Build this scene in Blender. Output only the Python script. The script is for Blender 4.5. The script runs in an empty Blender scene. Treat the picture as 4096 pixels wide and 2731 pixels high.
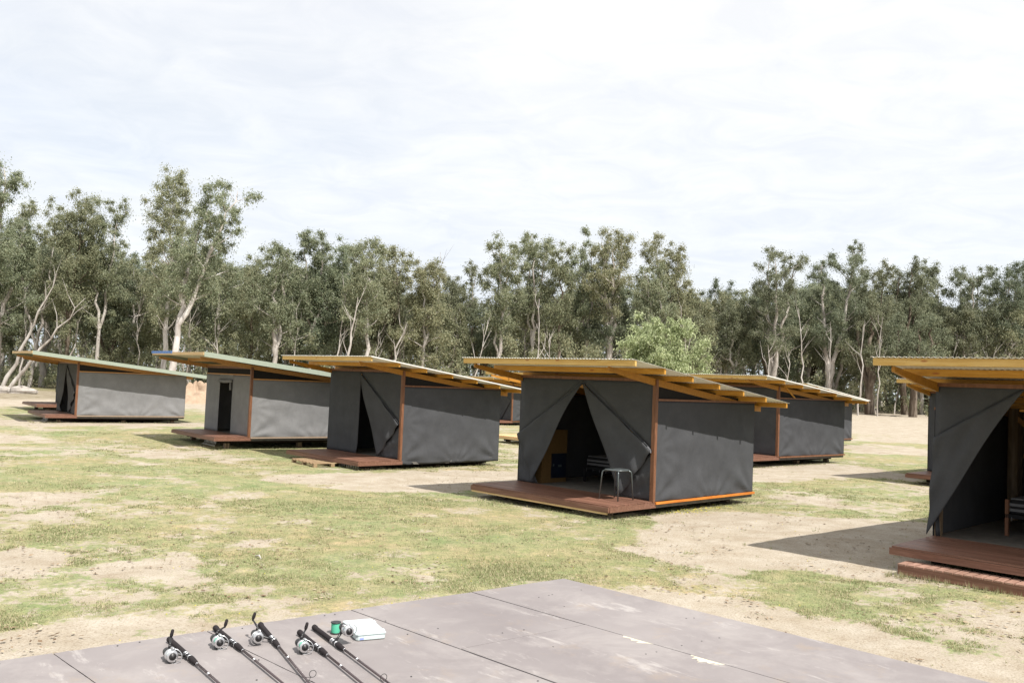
import bpy, math, random
import numpy as np
from mathutils import Matrix, Vector
R=math.radians
# ------------------------------------------------------------ camera, world, sun, exposure
sc=bpy.context.scene
col=sc.collection
F_PX=3497.97; PITCH=0.0475; ROLL=-0.0406; EYE=2.4017
cd=bpy.data.cameras.new('camera'); cam=bpy.data.objects.new('camera',cd); col.objects.link(cam); sc.camera=cam
cd.sensor_width=36; cd.lens=F_PX/4096*36; cd.clip_start=.1; cd.clip_end=3000
ex=Vector((1,0,0)); eu=Vector((0,-math.sin(PITCH),math.cos(PITCH))); ef=Vector((0,math.cos(PITCH),math.sin(PITCH)))
cr=ex*math.cos(ROLL)-eu*math.sin(ROLL); cu=ex*math.sin(ROLL)+eu*math.cos(ROLL)
m=Matrix.Identity(4)
for i in range(3): m[i][0]=cr[i]; m[i][1]=cu[i]; m[i][2]=-ef[i]
m[2][3]=EYE; cam.matrix_world=m
sc.render.resolution_x=1024; sc.render.resolution_y=682
sc.view_settings.view_transform='Standard'; sc.view_settings.look='None'; sc.view_settings.gamma=1
sc.view_settings.exposure=0.85
SUN_AZ=R(141.5); SUN_EL=R(56)
world=bpy.data.worlds.new('World'); sc.world=world; world.use_nodes=True
def build_world():
    nt=world.node_tree; nt.nodes.clear(); N=nt.nodes.new; L=nt.links.new
    out=N('ShaderNodeOutputWorld'); bg=N('ShaderNodeBackground'); L(bg.outputs[0],out.inputs[0])
    sky=N('ShaderNodeTexSky'); sky.sky_type='NISHITA'; sky.sun_disc=False; sky.sun_elevation=SUN_EL; sky.sun_rotation=SUN_AZ
    sky.dust_density=2.0
    bg.inputs['Strength'].default_value=0.1
    tc=N('ShaderNodeTexCoord'); sp=N('ShaderNodeSeparateXYZ'); L(tc.outputs['Generated'],sp.inputs[0])
    za=N('ShaderNodeMath'); za.operation='MAXIMUM'; L(sp.outputs[2],za.inputs[0]); za.inputs[1].default_value=0
    zb=N('ShaderNodeMath'); zb.operation='ADD'; L(za.outputs[0],zb.inputs[0]); zb.inputs[1].default_value=0.16
    dx=N('ShaderNodeMath'); dx.operation='DIVIDE'; L(sp.outputs[0],dx.inputs[0]); L(zb.outputs[0],dx.inputs[1])
    dy=N('ShaderNodeMath'); dy.operation='DIVIDE'; L(sp.outputs[1],dy.inputs[0]); L(zb.outputs[0],dy.inputs[1])
    cb=N('ShaderNodeCombineXYZ'); L(dx.outputs[0],cb.inputs[0]); L(dy.outputs[0],cb.inputs[1])
    def noise(scale,det,rough,dist,off):
        mp=N('ShaderNodeMapping'); L(cb.outputs[0],mp.inputs[0]); mp.inputs['Location'].default_value=off; mp.inputs['Rotation'].default_value=(0,0,.35); mp.inputs['Scale'].default_value=(.95,1.25,1)
        n=N('ShaderNodeTexNoise'); L(mp.outputs[0],n.inputs['Vector']); n.inputs['Scale'].default_value=scale; n.inputs['Detail'].default_value=det; n.inputs['Roughness'].default_value=rough; n.inputs['Distortion'].default_value=dist
        return n.outputs['Fac']
    n1=noise(1.25,8,.58,.8,(3.1,1.7,0)); n2=noise(4.2,8,.62,.9,(7.3,4.1,0)); n3=noise(.55,6,.58,.3,(1.4,8.2,0))
    r1=N('ShaderNodeValToRGB'); L(n1,r1.inputs[0]); e=r1.color_ramp.elements
    e[0].position=.38; e[0].color=(5.4,5.52,5.78,1); e[1].position=.58; e[1].color=(5.68,5.74,5.82,1)
    r2=N('ShaderNodeValToRGB'); L(n2,r2.inputs[0]); e=r2.color_ramp.elements
    e[0].position=.35; e[0].color=(.93,.94,.965,1); e[1].position=.68; e[1].color=(1.05,1.04,1.025,1)
    mu=N('ShaderNodeMix'); mu.data_type='RGBA'; mu.blend_type='MULTIPLY'; mu.inputs[0].default_value=1; L(r1.outputs[0],mu.inputs[6]); L(r2.outputs[0],mu.inputs[7])
    # thin gaps where the blue shows through, mostly low on the horizon
    r3=N('ShaderNodeValToRGB'); L(n3,r3.inputs[0]); e=r3.color_ramp.elements
    e[0].position=.33; e[0].color=(.84,.84,.84,1); e[1].position=.47; e[1].color=(1,1,1,1)
    mx=N('ShaderNodeMix'); mx.data_type='RGBA'; L(r3.outputs[0],mx.inputs[0]); L(sky.outputs[0],mx.inputs[6]); L(mu.outputs[2],mx.inputs[7])
    # the cloud sheet thins and turns bluer towards the horizon
    hz=N('ShaderNodeValToRGB'); L(sp.outputs[2],hz.inputs[0]); e=hz.color_ramp.elements
    e[0].position=.02; e[0].color=(.92,.965,1.0,1); e[1].position=.42; e[1].color=(1.0,.995,.985,1)
    m2=N('ShaderNodeMix'); m2.data_type='RGBA'; m2.blend_type='MULTIPLY'; m2.inputs[0].default_value=1; L(mx.outputs[2],m2.inputs[6]); L(hz.outputs[0],m2.inputs[7])
    L(m2.outputs[2],bg.inputs['Color'])
build_world()
sd=bpy.data.lights.new('sun','SUN'); sd.energy=3.85; sd.angle=R(.6); sd.color=(1,.955,.89)
sun=bpy.data.objects.new('sun',sd); col.objects.link(sun)
sdir=Vector((math.sin(SUN_AZ)*math.cos(SUN_EL),math.cos(SUN_AZ)*math.cos(SUN_EL),math.sin(SUN_EL)))
sun.rotation_euler=sdir.to_track_quat('Z','Y').to_euler(); sun.location=sdir*60

# ------------------------------------------------------------ helpers
rng=random.Random(7)
def ray(px,py):   # direction through a point of the 4096 px photograph
    a=(px-2048)/F_PX; b=-(py-1365.5)/F_PX
    v=cr*a+cu*b+ef
    return v
def on_z(px,py,z):
    v=ray(px,py); return Vector((0,0,EYE))+v*((z-EYE)/v.z)
class MB:
    def __init__(s): s.v=[]; s.f=[]
    def add(s,vs,fs):
        o=len(s.v); s.v+= [tuple(v) for v in vs]; s.f+=[tuple(i+o for i in f) for f in fs]
    def box(s,x0,x1,y0,y1,z0,z1):
        s.add([(x0,y0,z0),(x1,y0,z0),(x1,y1,z0),(x0,y1,z0),(x0,y0,z1),(x1,y0,z1),(x1,y1,z1),(x0,y1,z1)],
              [(0,3,2,1),(4,5,6,7),(0,1,5,4),(1,2,6,5),(2,3,7,6),(3,0,4,7)])
    def hexa(s,p):   # eight corners in box order
        s.add(p,[(0,3,2,1),(4,5,6,7),(0,1,5,4),(1,2,6,5),(2,3,7,6),(3,0,4,7)])
    def prism_x(s,x0,x1,prof):   # profile in (y,z), extruded along x
        n=len(prof); s.add([(x0,a,b) for a,b in prof]+[(x1,a,b) for a,b in prof],
            [tuple(range(n))[::-1],tuple(range(n,2*n))]+[(i,(i+1)%n,n+(i+1)%n,n+i) for i in range(n)])
    def prism_z(s,z0,z1,prof):
        n=len(prof); s.add([(a,b,z0) for a,b in prof]+[(a,b,z1) for a,b in prof],
            [tuple(range(n))[::-1],tuple(range(n,2*n))]+[(i,(i+1)%n,n+(i+1)%n,n+i) for i in range(n)])
    def tube(s,pts,rad,n=8,cap=True):
        pts=[Vector(p) for p in pts]; 
        if not hasattr(rad,'__len__'): rad=[rad]*len(pts)
        o=len(s.v); prev=None
        for i,p in enumerate(pts):
            t=(pts[min(i+1,len(pts)-1)]-pts[max(i-1,0)])
            if t.length<1e-9: t=Vector((0,0,1))
            t.normalize()
            if prev is None:
                a=Vector((0,0,1)) if abs(t.z)<.9 else Vector((1,0,0)); u=t.cross(a).normalized()
            else:
                u=(prev-t*prev.dot(t)).normalized()
            prev=u; w=t.cross(u)
            for k in range(n):
                an=2*math.pi*k/n; s.v.append(tuple(p+(u*math.cos(an)+w*math.sin(an))*rad[i]))
        for i in range(len(pts)-1):
            for k in range(n):
                a=o+i*n+k; b=o+i*n+(k+1)%n; s.f.append((a,b,b+n,a+n))
        if cap:
            s.f.append(tuple(o+k for k in range(n))[::-1]); s.f.append(tuple(o+(len(pts)-1)*n+k for k in range(n)))
    def lathe(s,prof,c=(0,0,0),axis='z',n=20):  # prof: (r, h)
        o=len(s.v)
        for r,h in prof:
            for k in range(n):
                a=2*math.pi*k/n; q=(r*math.cos(a),r*math.sin(a),h)
                if axis=='x': q=(q[2],q[0],q[1])
                if axis=='y': q=(q[0],q[2],q[1])
                s.v.append((q[0]+c[0],q[1]+c[1],q[2]+c[2]))
        for i in range(len(prof)-1):
            for k in range(n):
                a=o+i*n+k; b=o+i*n+(k+1)%n; s.f.append((a,b,b+n,a+n))
        s.f.append(tuple(o+k for k in range(n))[::-1]); s.f.append(tuple(o+(len(prof)-1)*n+k for k in range(n)))
    def grid(s,fn,nu,nv):
        o=len(s.v)
        for j in range(nv+1):
            for i in range(nu+1): s.v.append(tuple(fn(i/nu,j/nv)))
        for j in range(nv):
            for i in range(nu):
                a=o+j*(nu+1)+i; s.f.append((a,a+1,a+nu+2,a+nu+1))
    def tri(s,A,B,C,n,fn):   # subdivided triangle; fn(point, a, b, c) -> point
        A,B,C=Vector(A),Vector(B),Vector(C); o=len(s.v); idx={}
        for i in range(n+1):
            for j in range(n+1-i):
                a=1-(i+j)/n; b=i/n; c=j/n; idx[i,j]=len(s.v); s.v.append(tuple(fn(A*a+B*b+C*c,a,b,c)))
        for i in range(n):
            for j in range(n-i):
                s.f.append((idx[i,j],idx[i+1,j],idx[i,j+1]))
                if i+j<n-1: s.f.append((idx[i+1,j],idx[i+1,j+1],idx[i,j+1]))
    def build(s,name,mat,parent=None,smooth=False,bevel=0,solid=0,label=None):
        me=bpy.data.meshes.new(name); me.from_pydata(s.v,[],s.f); me.update()
        if mat: me.materials.append(mat)
        if smooth: me.polygons.foreach_set('use_smooth',[True]*len(me.polygons))
        o=bpy.data.objects.new(name,me); col.objects.link(o)
        if parent: o.parent=parent
        if bevel:
            b=o.modifiers.new('bevel','BEVEL'); b.width=bevel; b.segments=2; b.limit_method='ANGLE'
        if solid:
            b=o.modifiers.new('solid','SOLIDIFY'); b.thickness=solid; b.offset=0
        if label: o['label']=label
        return o
def np_mesh(name,v,f,mat,parent=None,smooth=False):
    me=bpy.data.meshes.new(name); k=f.shape[1]
    me.vertices.add(len(v)); me.vertices.foreach_set('co',v.astype(np.float32).ravel())
    me.loops.add(f.size); me.loops.foreach_set('vertex_index',f.astype(np.int32).ravel())
    me.polygons.add(len(f)); me.polygons.foreach_set('loop_start',np.arange(len(f),dtype=np.int32)*k)
    me.polygons.foreach_set('loop_total',np.full(len(f),k,dtype=np.int32))
    if smooth: me.polygons.foreach_set('use_smooth',np.ones(len(f),dtype=bool))
    me.update(calc_edges=True); me.materials.append(mat)
    o=bpy.data.objects.new(name,me); col.objects.link(o)
    if parent: o.parent=parent
    return o
def tag(o,label=None,cat=None,group=None,kind=None):
    if label: o['label']=label
    if cat: o['category']=cat
    if group: o['group']=group
    if kind: o['kind']=kind
    return o
def empty(name,loc,rz=0):
    o=bpy.data.objects.new(name,None); col.objects.link(o); o.location=loc; o.rotation_euler=(0,0,rz); o.empty_display_size=.3; return o

# ------------------------------------------------------------ materials
def mat(name,rough=.7,spec=.3,metal=0.):
    m=bpy.data.materials.new(name); m.use_nodes=True; nt=m.node_tree; b=nt.nodes['Principled BSDF']
    b.inputs['Roughness'].default_value=rough; b.inputs['Specular IOR Level'].default_value=spec; b.inputs['Metallic'].default_value=metal
    return m,nt,b
def ramp(nt,fac,stops):
    r=nt.nodes.new('ShaderNodeValToRGB'); nt.links.new(fac,r.inputs[0]); e=r.color_ramp.elements
    while len(e)<len(stops): e.new(.5)
    for i,(p,c) in enumerate(stops): e[i].position=p; e[i].color=(c[0],c[1],c[2],1)
    return r.outputs[0]
def tex(nt,scale,det=5,rough=.6,vec=None,stretch=(1,1,1),dist=0,coord='Object'):
    tc=nt.nodes.new('ShaderNodeTexCoord'); mp=nt.nodes.new('ShaderNodeMapping'); mp.inputs['Scale'].default_value=stretch
    if coord=='World':
        g=nt.nodes.new('ShaderNodeNewGeometry'); nt.links.new(g.outputs['Position'],mp.inputs[0])
    else: nt.links.new(tc.outputs[coord],mp.inputs[0])
    n=nt.nodes.new('ShaderNodeTexNoise'); n.inputs['Scale'].default_value=scale; n.inputs['Detail'].default_value=det; n.inputs['Roughness'].default_value=rough; n.inputs['Distortion'].default_value=dist
    nt.links.new(mp.outputs[0],n.inputs['Vector']); return n.outputs['Fac']
def mixc(nt,a,b,f,mode='MIX'):
    x=nt.nodes.new('ShaderNodeMix'); x.data_type='RGBA'; x.blend_type=mode
    for i,v in ((0,f),(6,a),(7,b)):
        if hasattr(v,'is_linked') or hasattr(v,'links'): nt.links.new(v,x.inputs[i])
        else: x.inputs[i].default_value=v if not isinstance(v,tuple) else (*v,1)
    return x.outputs[2]
def bump(nt,b,h,strength=.3,dist=.01):
    n=nt.nodes.new('ShaderNodeBump'); n.inputs['Strength'].default_value=strength; n.inputs['Distance'].default_value=dist
    nt.links.new(h,n.inputs['Height']); nt.links.new(n.outputs[0],b.inputs['Normal'])
def island(nt):
    g=nt.nodes.new('ShaderNodeNewGeometry'); return g.outputs['Random Per Island']
def mathn(nt,op,a,b):
    x=nt.nodes.new('ShaderNodeMath'); x.operation=op
    for i,v in enumerate((a,b)):
        if isinstance(v,(int,float)): x.inputs[i].default_value=v
        else: nt.links.new(v,x.inputs[i])
    return x.outputs[0]
def wood(name,c1,c2,c3,stretch=(1,12,12),rough=.6,scale=1.6,isl=.25,knots=False):
    m,nt,b=mat(name,rough,.3)
    n=tex(nt,scale,6,.65,stretch=stretch,dist=.8); c=ramp(nt,n,[(.3,c1),(.5,c2),(.72,c3)])
    i=island(nt); c=mixc(nt,c,ramp(nt,i,[(0,(.8,.78,.74)),(1,(1.15,1.12,1.1))]),1.,'MULTIPLY')
    if knots:
        v=nt.nodes.new('ShaderNodeTexVoronoi'); tc=nt.nodes.new('ShaderNodeTexCoord'); mp=nt.nodes.new('ShaderNodeMapping'); mp.inputs['Scale'].default_value=(2.2,5,7)
        nt.links.new(tc.outputs['Object'],mp.inputs[0]); nt.links.new(mp.outputs[0],v.inputs['Vector']); v.inputs['Scale'].default_value=1.
        k=ramp(nt,v.outputs['Distance'],[(.09,(1,1,1)),(.15,(0,0,0))]); c=mixc(nt,c,(.33,.09,.025),mathn(nt,'MULTIPLY',k,.75))
    nt.links.new(c,b.inputs['Base Color']); bump(nt,b,n,.25,.004); return m
def flat(name,c,rough=.6,spec=.4,metal=0.,var=.12,scale=14):
    m,nt,b=mat(name,rough,spec,metal); n=tex(nt,scale,5,.6)
    cc=ramp(nt,n,[(.3,tuple(x*(1-var) for x in c)),(.7,tuple(min(1,x*(1+var)) for x in c))]); nt.links.new(cc,b.inputs['Base Color']); return m
M={}
M['pine']=wood('oiled_pine',(.43,.195,.026),(.53,.265,.040),(.62,.345,.075),(1.2,14,14),.5,knots=True)
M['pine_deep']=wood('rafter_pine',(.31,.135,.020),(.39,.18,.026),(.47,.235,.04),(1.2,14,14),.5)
M['pine_face']=wood('pine_fascia',(.52,.31,.085),(.61,.40,.13),(.69,.49,.20),(1.2,14,14),.5,knots=True)
M['pine_pale']=wood('raw_pine',(.50,.34,.17),(.62,.44,.23),(.70,.52,.30),(1.2,12,12))
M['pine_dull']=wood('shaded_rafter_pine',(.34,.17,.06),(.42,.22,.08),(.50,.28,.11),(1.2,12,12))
M['merbau']=wood('merbau_decking',(.125,.060,.040),(.18,.092,.064),(.26,.142,.104),(1.,16,16),.45)
M['merbau_trim']=wood('merbau_trim',(.125,.056,.028),(.175,.080,.042),(.23,.11,.06),(8,8,1.5),.5)
M['orange_trim']=wood('orange_stained_trim',(.42,.13,.02),(.55,.19,.03),(.66,.26,.05),(8,1.2,8),.5)
M['pale_rail']=flat('dusty_pale_rail',(.30,.23,.17),.8,.2)
M['post']=wood('grey_weathered_post',(.12,.085,.055),(.19,.14,.09),(.27,.2,.14),(9,9,1.2))
M['bearer']=flat('dark_bearer',(.035,.026,.02),.9,.1)
def canvas(name,c):
    m,nt,b=mat(name,1.,.03)
    n=tex(nt,2.2,6,.65,stretch=(1,1,1)); n2=tex(nt,160,2,.5)
    cc=ramp(nt,n,[(.28,tuple(x*.86 for x in c)),(.72,tuple(x*1.12 for x in c))])
    # faint weave and dust
    cc=mixc(nt,cc,ramp(nt,n2,[(.35,(.88,.88,.88)),(.65,(1.1,1.1,1.1))]),1.,'MULTIPLY')
    nt.links.new(cc,b.inputs['Base Color'])
    n3=tex(nt,2.6,4,.55,dist=.5); b1=nt.nodes.new('ShaderNodeBump'); b1.inputs['Strength'].default_value=.28; b1.inputs['Distance'].default_value=.045; nt.links.new(n3,b1.inputs['Height'])
    b2=nt.nodes.new('ShaderNodeBump'); b2.inputs['Strength'].default_value=.25; b2.inputs['Distance'].default_value=.002; nt.links.new(n2,b2.inputs['Height']); nt.links.new(b1.outputs[0],b2.inputs['Normal']); nt.links.new(b2.outputs[0],b.inputs['Normal']); return m
M['canvas']=canvas('charcoal_canvas',(.070,.072,.077))
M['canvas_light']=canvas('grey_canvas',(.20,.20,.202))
M['canvas_mid']=canvas('shaded_grey_canvas',(.095,.094,.092))  # darker copy of the grey canvas, front shade put into its colour
M['mesh']=flat('black_insect_mesh',(.022,.02,.019),.9,.1)
def metal_roof():
    m,nt,b=mat('galvanised_sheet',.5,.5,.0); n=tex(nt,5,6,.7)
    nt.links.new(ramp(nt,n,[(.3,(.62,.60,.56)),(.7,(.74,.72,.68))]),b.inputs['Base Color']); return m
M['sheet']=metal_roof()
M['green']=flat('pale_green_painted_steel',(.30,.34,.275),.5,.4,var=.06)
M['cream']=flat('cream_underside_sheet',(.55,.50,.40),.7,.2,var=.06)
M['blue']=flat('blue_film',(.06,.18,.50),.4,.4,var=.3,scale=8)
M['steel']=flat('satin_steel_tube',(.13,.15,.155),.35,.5,.6)
M['seat']=flat('dark_grey_seat',(.10,.115,.12),.32,.5,.3)
M['wire']=flat('galvanised_wire',(.5,.5,.48),.5,.5,.5)
M['floor']=flat('dusty_grey_floor',(.15,.14,.125),.9,.1,var=.2,scale=6)
M['navy']=flat('navy_panel',(.006,.010,.022),.5,.4)
M['cabinet_ply']=flat('shadowed_plywood',(.13,.078,.03),.8,.1)  # interior shade put into the colour of the cabinet wood
M['pallet_wood']=wood('rough_pallet_wood',(.22,.15,.09),(.32,.23,.14),(.42,.32,.21),(1.2,12,12))
M['tread']=wood('sunlit_tread_slats',(.20,.115,.085),(.29,.175,.135),(.38,.25,.20),(12,1.2,12))  # lighter than the step frame: sunlight painted into the tread colour
M['white']=flat('dimmed_white_fabric',(.15,.15,.16),.85,.1)  # white dimmed in the colour to imitate shade inside the cabins
M['mattress_dark']=flat('black_mattress_band',(.02,.02,.022),.9,.1)
M['black']=flat('black_plastic',(.018,.017,.018),.42,.5)
M['foam']=flat('black_foam_grip',(.020,.016,.017),.8,.25)
M['blank']=flat('dark_brown_rod_blank',(.05,.028,.028),.28,.6)
M['silver']=flat('silver_reel_metal',(.62,.62,.63),.25,.5,.85)
M['line_green']=flat('mint_green_line',(.10,.46,.30),.6,.3)
M['line_pale']=flat('pale_line_wrap',(.55,.60,.58),.5,.3)
M['clearbox']=flat('milky_clear_plastic',(.52,.60,.60),.28,.5,var=.04)
M['rock']=flat('pale_grey_rock',(.34,.31,.28),.95,.1,var=.3,scale=2)

def leafmat(name,stops,trans=.28,tint=None):
    m,nt,b=mat(name,.5,.35)
    i=island(nt); n=tex(nt,.55,3,.6,coord='World')
    f=mathn(nt,'ADD',mathn(nt,'MULTIPLY',i,.62),mathn(nt,'MULTIPLY',n,.42))
    c=ramp(nt,f,stops)
    oi=nt.nodes.new('ShaderNodeObjectInfo'); c=mixc(nt,c,ramp(nt,oi.outputs['Random'],[(0,(.86,.92,.86)),(.35,(1.05,1.0,.88)),(.7,(.94,1.02,.97)),(1,(1.12,1.08,.98))]),1.,'MULTIPLY')
    nt.links.new(c,b.inputs['Base Color'])
    t=nt.nodes.new('ShaderNodeBsdfTranslucent'); nt.links.new(c,t.inputs[0]); mx=nt.nodes.new('ShaderNodeMixShader'); mx.inputs[0].default_value=trans
    nt.links.new(b.outputs[0],mx.inputs[1]); nt.links.new(t.outputs[0],mx.inputs[2]); nt.links.new(mx.outputs[0],nt.nodes['Material Output'].inputs[0])
    return m
M['gumleaf']=leafmat('grey_green_gum_leaf',[(.12,(.17,.195,.135)),(.35,(.235,.26,.175)),(.55,(.29,.31,.21)),(.74,(.355,.345,.235)),(.92,(.43,.46,.37))],.46)
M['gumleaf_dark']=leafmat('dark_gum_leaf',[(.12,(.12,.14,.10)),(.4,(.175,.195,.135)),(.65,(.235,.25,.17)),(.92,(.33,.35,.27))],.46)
M['gumleaf_pale']=leafmat('light_green_leaf',[(.12,(.23,.29,.165)),(.4,(.35,.42,.245)),(.65,(.47,.53,.34)),(.92,(.66,.72,.53))],.45)
def barkmat(name,a,b_,c):
    m,nt,b=mat(name,.85,.15); n=tex(nt,1.4,6,.7,stretch=(1.6,1.6,.35),dist=.6)
    cc=ramp(nt,n,[(.33,a),(.5,b_),(.68,c)]); nt.links.new(cc,b.inputs['Base Color']); bump(nt,b,n,.5,.03); return m
M['bark_pale']=barkmat('pale_gum_bark',(.21,.175,.15),(.41,.375,.345),(.58,.55,.52))
M['bark_white']=barkmat('white_gum_bark',(.38,.33,.30),(.58,.54,.51),(.70,.67,.64))
M['bark_dark']=barkmat('brown_gum_bark',(.045,.032,.025),(.11,.085,.065),(.26,.22,.18))

# ------------------------------------------------------------ ground
CAB={ # x, y, yaw, height multiplier, depth multiplier, deck level
'A':(-19.4184,37.6675,.9081,.9301,1.0502,.443),'B':(-10.3221,29.8228,.8762,.955,1.0516,.431),
'C':(-5.3865,26.2935,.8235,1.0702,.8789,.226),'D':(.2512,19.5439,.8034,1.0496,.8936,.25),
'E':(6.496,13.3555,.8001,1.0335,1.0117,.362),'F':(6.1961,30.7887,.8671,.9949,1.0113,.425),
'G':(10.3957,40.4163,.792,.9433,1.0053,.506),'H':(12.1672,25.4246,.8105,1.03,.9907,.361),
'I':(-1.899,52.7086,.979,.9582,1.0407,.273),'J':(.4308,36.1947,.8512,.9962,1.0,.322)}
anch=[(v[0]+1.5,v[1]+1,v[5]-.30) for v in CAB.values()]+[(0,0,0),(0,7,-.04),(-8,8,-.02),(9,5,0),(-30,85,.12),(-60,85,.1),(0,95,.4),(32,100,.8),(60,95,.85),(15,100,.6),(0,200,.6),(100,200,1),(-100,200,.3),(0,-60,0),(60,-40,0),(-60,-40,0)]
AX=np.array(anch)
def gz(x,y):
    x=np.asarray(x,float); y=np.asarray(y,float); num=0; den=0
    s=1.5+.08*np.hypot(x,y)
    for ax,ay,az in anch:
        w=1/((x-ax)**2+(y-ay)**2+s*s)**1.5; num=num+w*az; den=den+w
    return num/den
def h2(ix,iy,seed):
    a=(ix.astype(np.int64)*374761393+iy.astype(np.int64)*668265263+seed*1442695041)&0xffffffff
    a=((a^(a>>13))*1274126177)&0xffffffff
    return ((a^(a>>16))&0xffff)/65535.
def vnoise(x,y,sc_,seed):
    x=x/sc_; y=y/sc_; ix=np.floor(x); iy=np.floor(y); fx=x-ix; fy=y-iy; fx=fx*fx*(3-2*fx); fy=fy*fy*(3-2*fy)
    a=h2(ix,iy,seed); b=h2(ix+1,iy,seed); c=h2(ix,iy+1,seed); d=h2(ix+1,iy+1,seed)
    return a+(b-a)*fx+(c-a)*fy+(a-b-c+d)*fx*fy
def fbm(x,y,s,seed,o=4):
    t=0; w=.5; tot=0
    for i in range(o): t=t+w*vnoise(x,y,s/(2**i),seed+i*17); tot+=w; w*=.55
    return t/tot
# bare patches: outlines as seen in the photograph (2352 px wide), laid on the ground plane
PATCH=[(1.,[(580,1086),(660,1079),(1190,1072),(1190,1108),(1090,1113),(960,1119),(820,1112),(690,1106)]),
(.85,[(0,1122),(110,1116),(225,1122),(200,1138),(90,1143),(0,1148)]),(.6,[(30,1160),(130,1152),(200,1160),(150,1174),(50,1174)]),
(1.,[(0,1228),(90,1226),(135,1240),(95,1268),(40,1284),(0,1288)]),
(.5,[(395,1212),(470,1216),(480,1234),(430,1262),(330,1288),(270,1290),(340,1262),(410,1240)]),
(.75,[(530,1226),(640,1224),(725,1238),(690,1252),(600,1248)]),
(.26,[(60,1300),(300,1290),(560,1290),(700,1310),(640,1345),(300,1360),(100,1350)]),
(.42,[(0,1440),(200,1400),(420,1400),(700,1390),(900,1360),(1180,1320),(1300,1330),(1100,1370),(700,1440),(200,1500),(-100,1530)]),
(1.,[(1461,1200),(1526,1172),(1776,1170),(2091,1194),(2250,1215),(2200,1300),(2090,1320),(1930,1306),(1801,1292),(1676,1312),(1560,1290),(1436,1257)]),
(.9,[(1740,1066),(1860,1060),(1990,1068),(2095,1088),(2085,1098),(1940,1100),(1735,1098)]),
(.8,[(1935,1026),(2010,1022),(2146,1036),(2146,1047),(2020,1046),(1940,1038)]),
(.7,[(1950,1006),(2146,1010),(2146,1022),(1950,1016)]),
(.6,[(1795,1132),(1880,1130),(1965,1140),(1900,1148)]),(.5,[(900,1200),(980,1196),(1055,1204),(1000,1212)]),
(.9,[(1340,1328),(1526,1346),(1701,1358),(1851,1400),(2026,1430),(2120,1470),(2120,1500),(2001,1500),(1826,1470),(1626,1420),(1400,1360)]),(-.5,[(1700,1290),(1830,1288),(1990,1320),(1960,1380),(1760,1372)]),(-.35,[(60,1350),(160,1345),(170,1385),(70,1400)]),(-.3,[(-50,1040),(200,1045),(230,1108),(-50,1112)]),(-.3,[(560,1000),(1000,1130),(1400,1260),(1200,1300),(700,1180)]),
(.33,[(2080,1400),(2360,1400),(2360,1560),(2200,1540)]),
(.8,[(-60,966),(150,966),(400,970),(640,980),(760,990),(700,994),(420,980),(100,976),(-60,974)]),
(.7,[(-60,998),(60,999),(110,1006),(60,1013),(-60,1012)]),
(1.,[(-300,890),(0,893),(480,916),(474,926),(430,924),(120,926),(0,924),(-300,918)]),
(1.,[(1950,950),(2150,957),(2500,968),(2500,1010),(2150,1002),(1950,992)]),
(.5,[(240,1036),(400,1032),(560,1046),(420,1056)])]
def patch_world():
    out=[]
    for s,pl in PATCH:
        q=[]
        for x,y in pl:
            p=on_z(x*1.7415,y*1.7415,.1); q.append((p.x,p.y))
        out.append((s,np.array(q)))
    return out
PW=patch_world()
def poly_d(x,y,P):  # signed distance, positive inside
    d=np.full(x.shape,1e9); ins=np.zeros(x.shape,bool); n=len(P)
    for i in range(n):
        ax,ay=P[i]; bx,by=P[(i+1)%n]; ex_,ey_=bx-ax,by-ay
        t=np.clip(((x-ax)*ex_+(y-ay)*ey_)/(ex_*ex_+ey_*ey_+1e-9),0,1)
        d=np.minimum(d,np.hypot(x-ax-t*ex_,y-ay-t*ey_))
        c=((ay>y)!=(by>y)); xi=ax+(y-ay)*ex_/(by-ay if by!=ay else 1e-9); ins^=(c&(x<xi))
    return np.where(ins,d,-d)
def cover(x,y):   # 0 bare sand .. 1 full grass
    r=np.hypot(x,y)
    g=.64+.55*(fbm(x,y,6.,11)-.5)+.8*(fbm(x,y,1.3,31)-.5)+1.0*(fbm(x,y,.45,41,3)-.5)
    near=np.clip((13-r)/6,0,1); g=g-.13*near
    g=g-.10*np.clip((fbm(x*.4,y,2.2,91)-.5)*4,0,1)
    wob=(fbm(x,y,1.2,51)-.5)*2.6
    for s,P in PW:
        soft=.22+.02*r
        k=np.clip(.5+(poly_d(x,y,P)+wob*soft*1.3)/soft,0,1); g=g-s*k*.85
    # open dirt flat in front of the trees, grassy wood floor beyond
    az=np.arctan2(x,y); rr=r+4*(fbm(x,y,9,71)-.5)
    flat_=np.clip((rr-52)/6,0,1)*np.clip((86+az*45-rr)/5,0,1)
    g=g-.62*flat_
    wood_=np.clip((rr-(84+az*45))/6,0,1); g=g-.05*wood_
    return np.clip(g,0,1)
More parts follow.
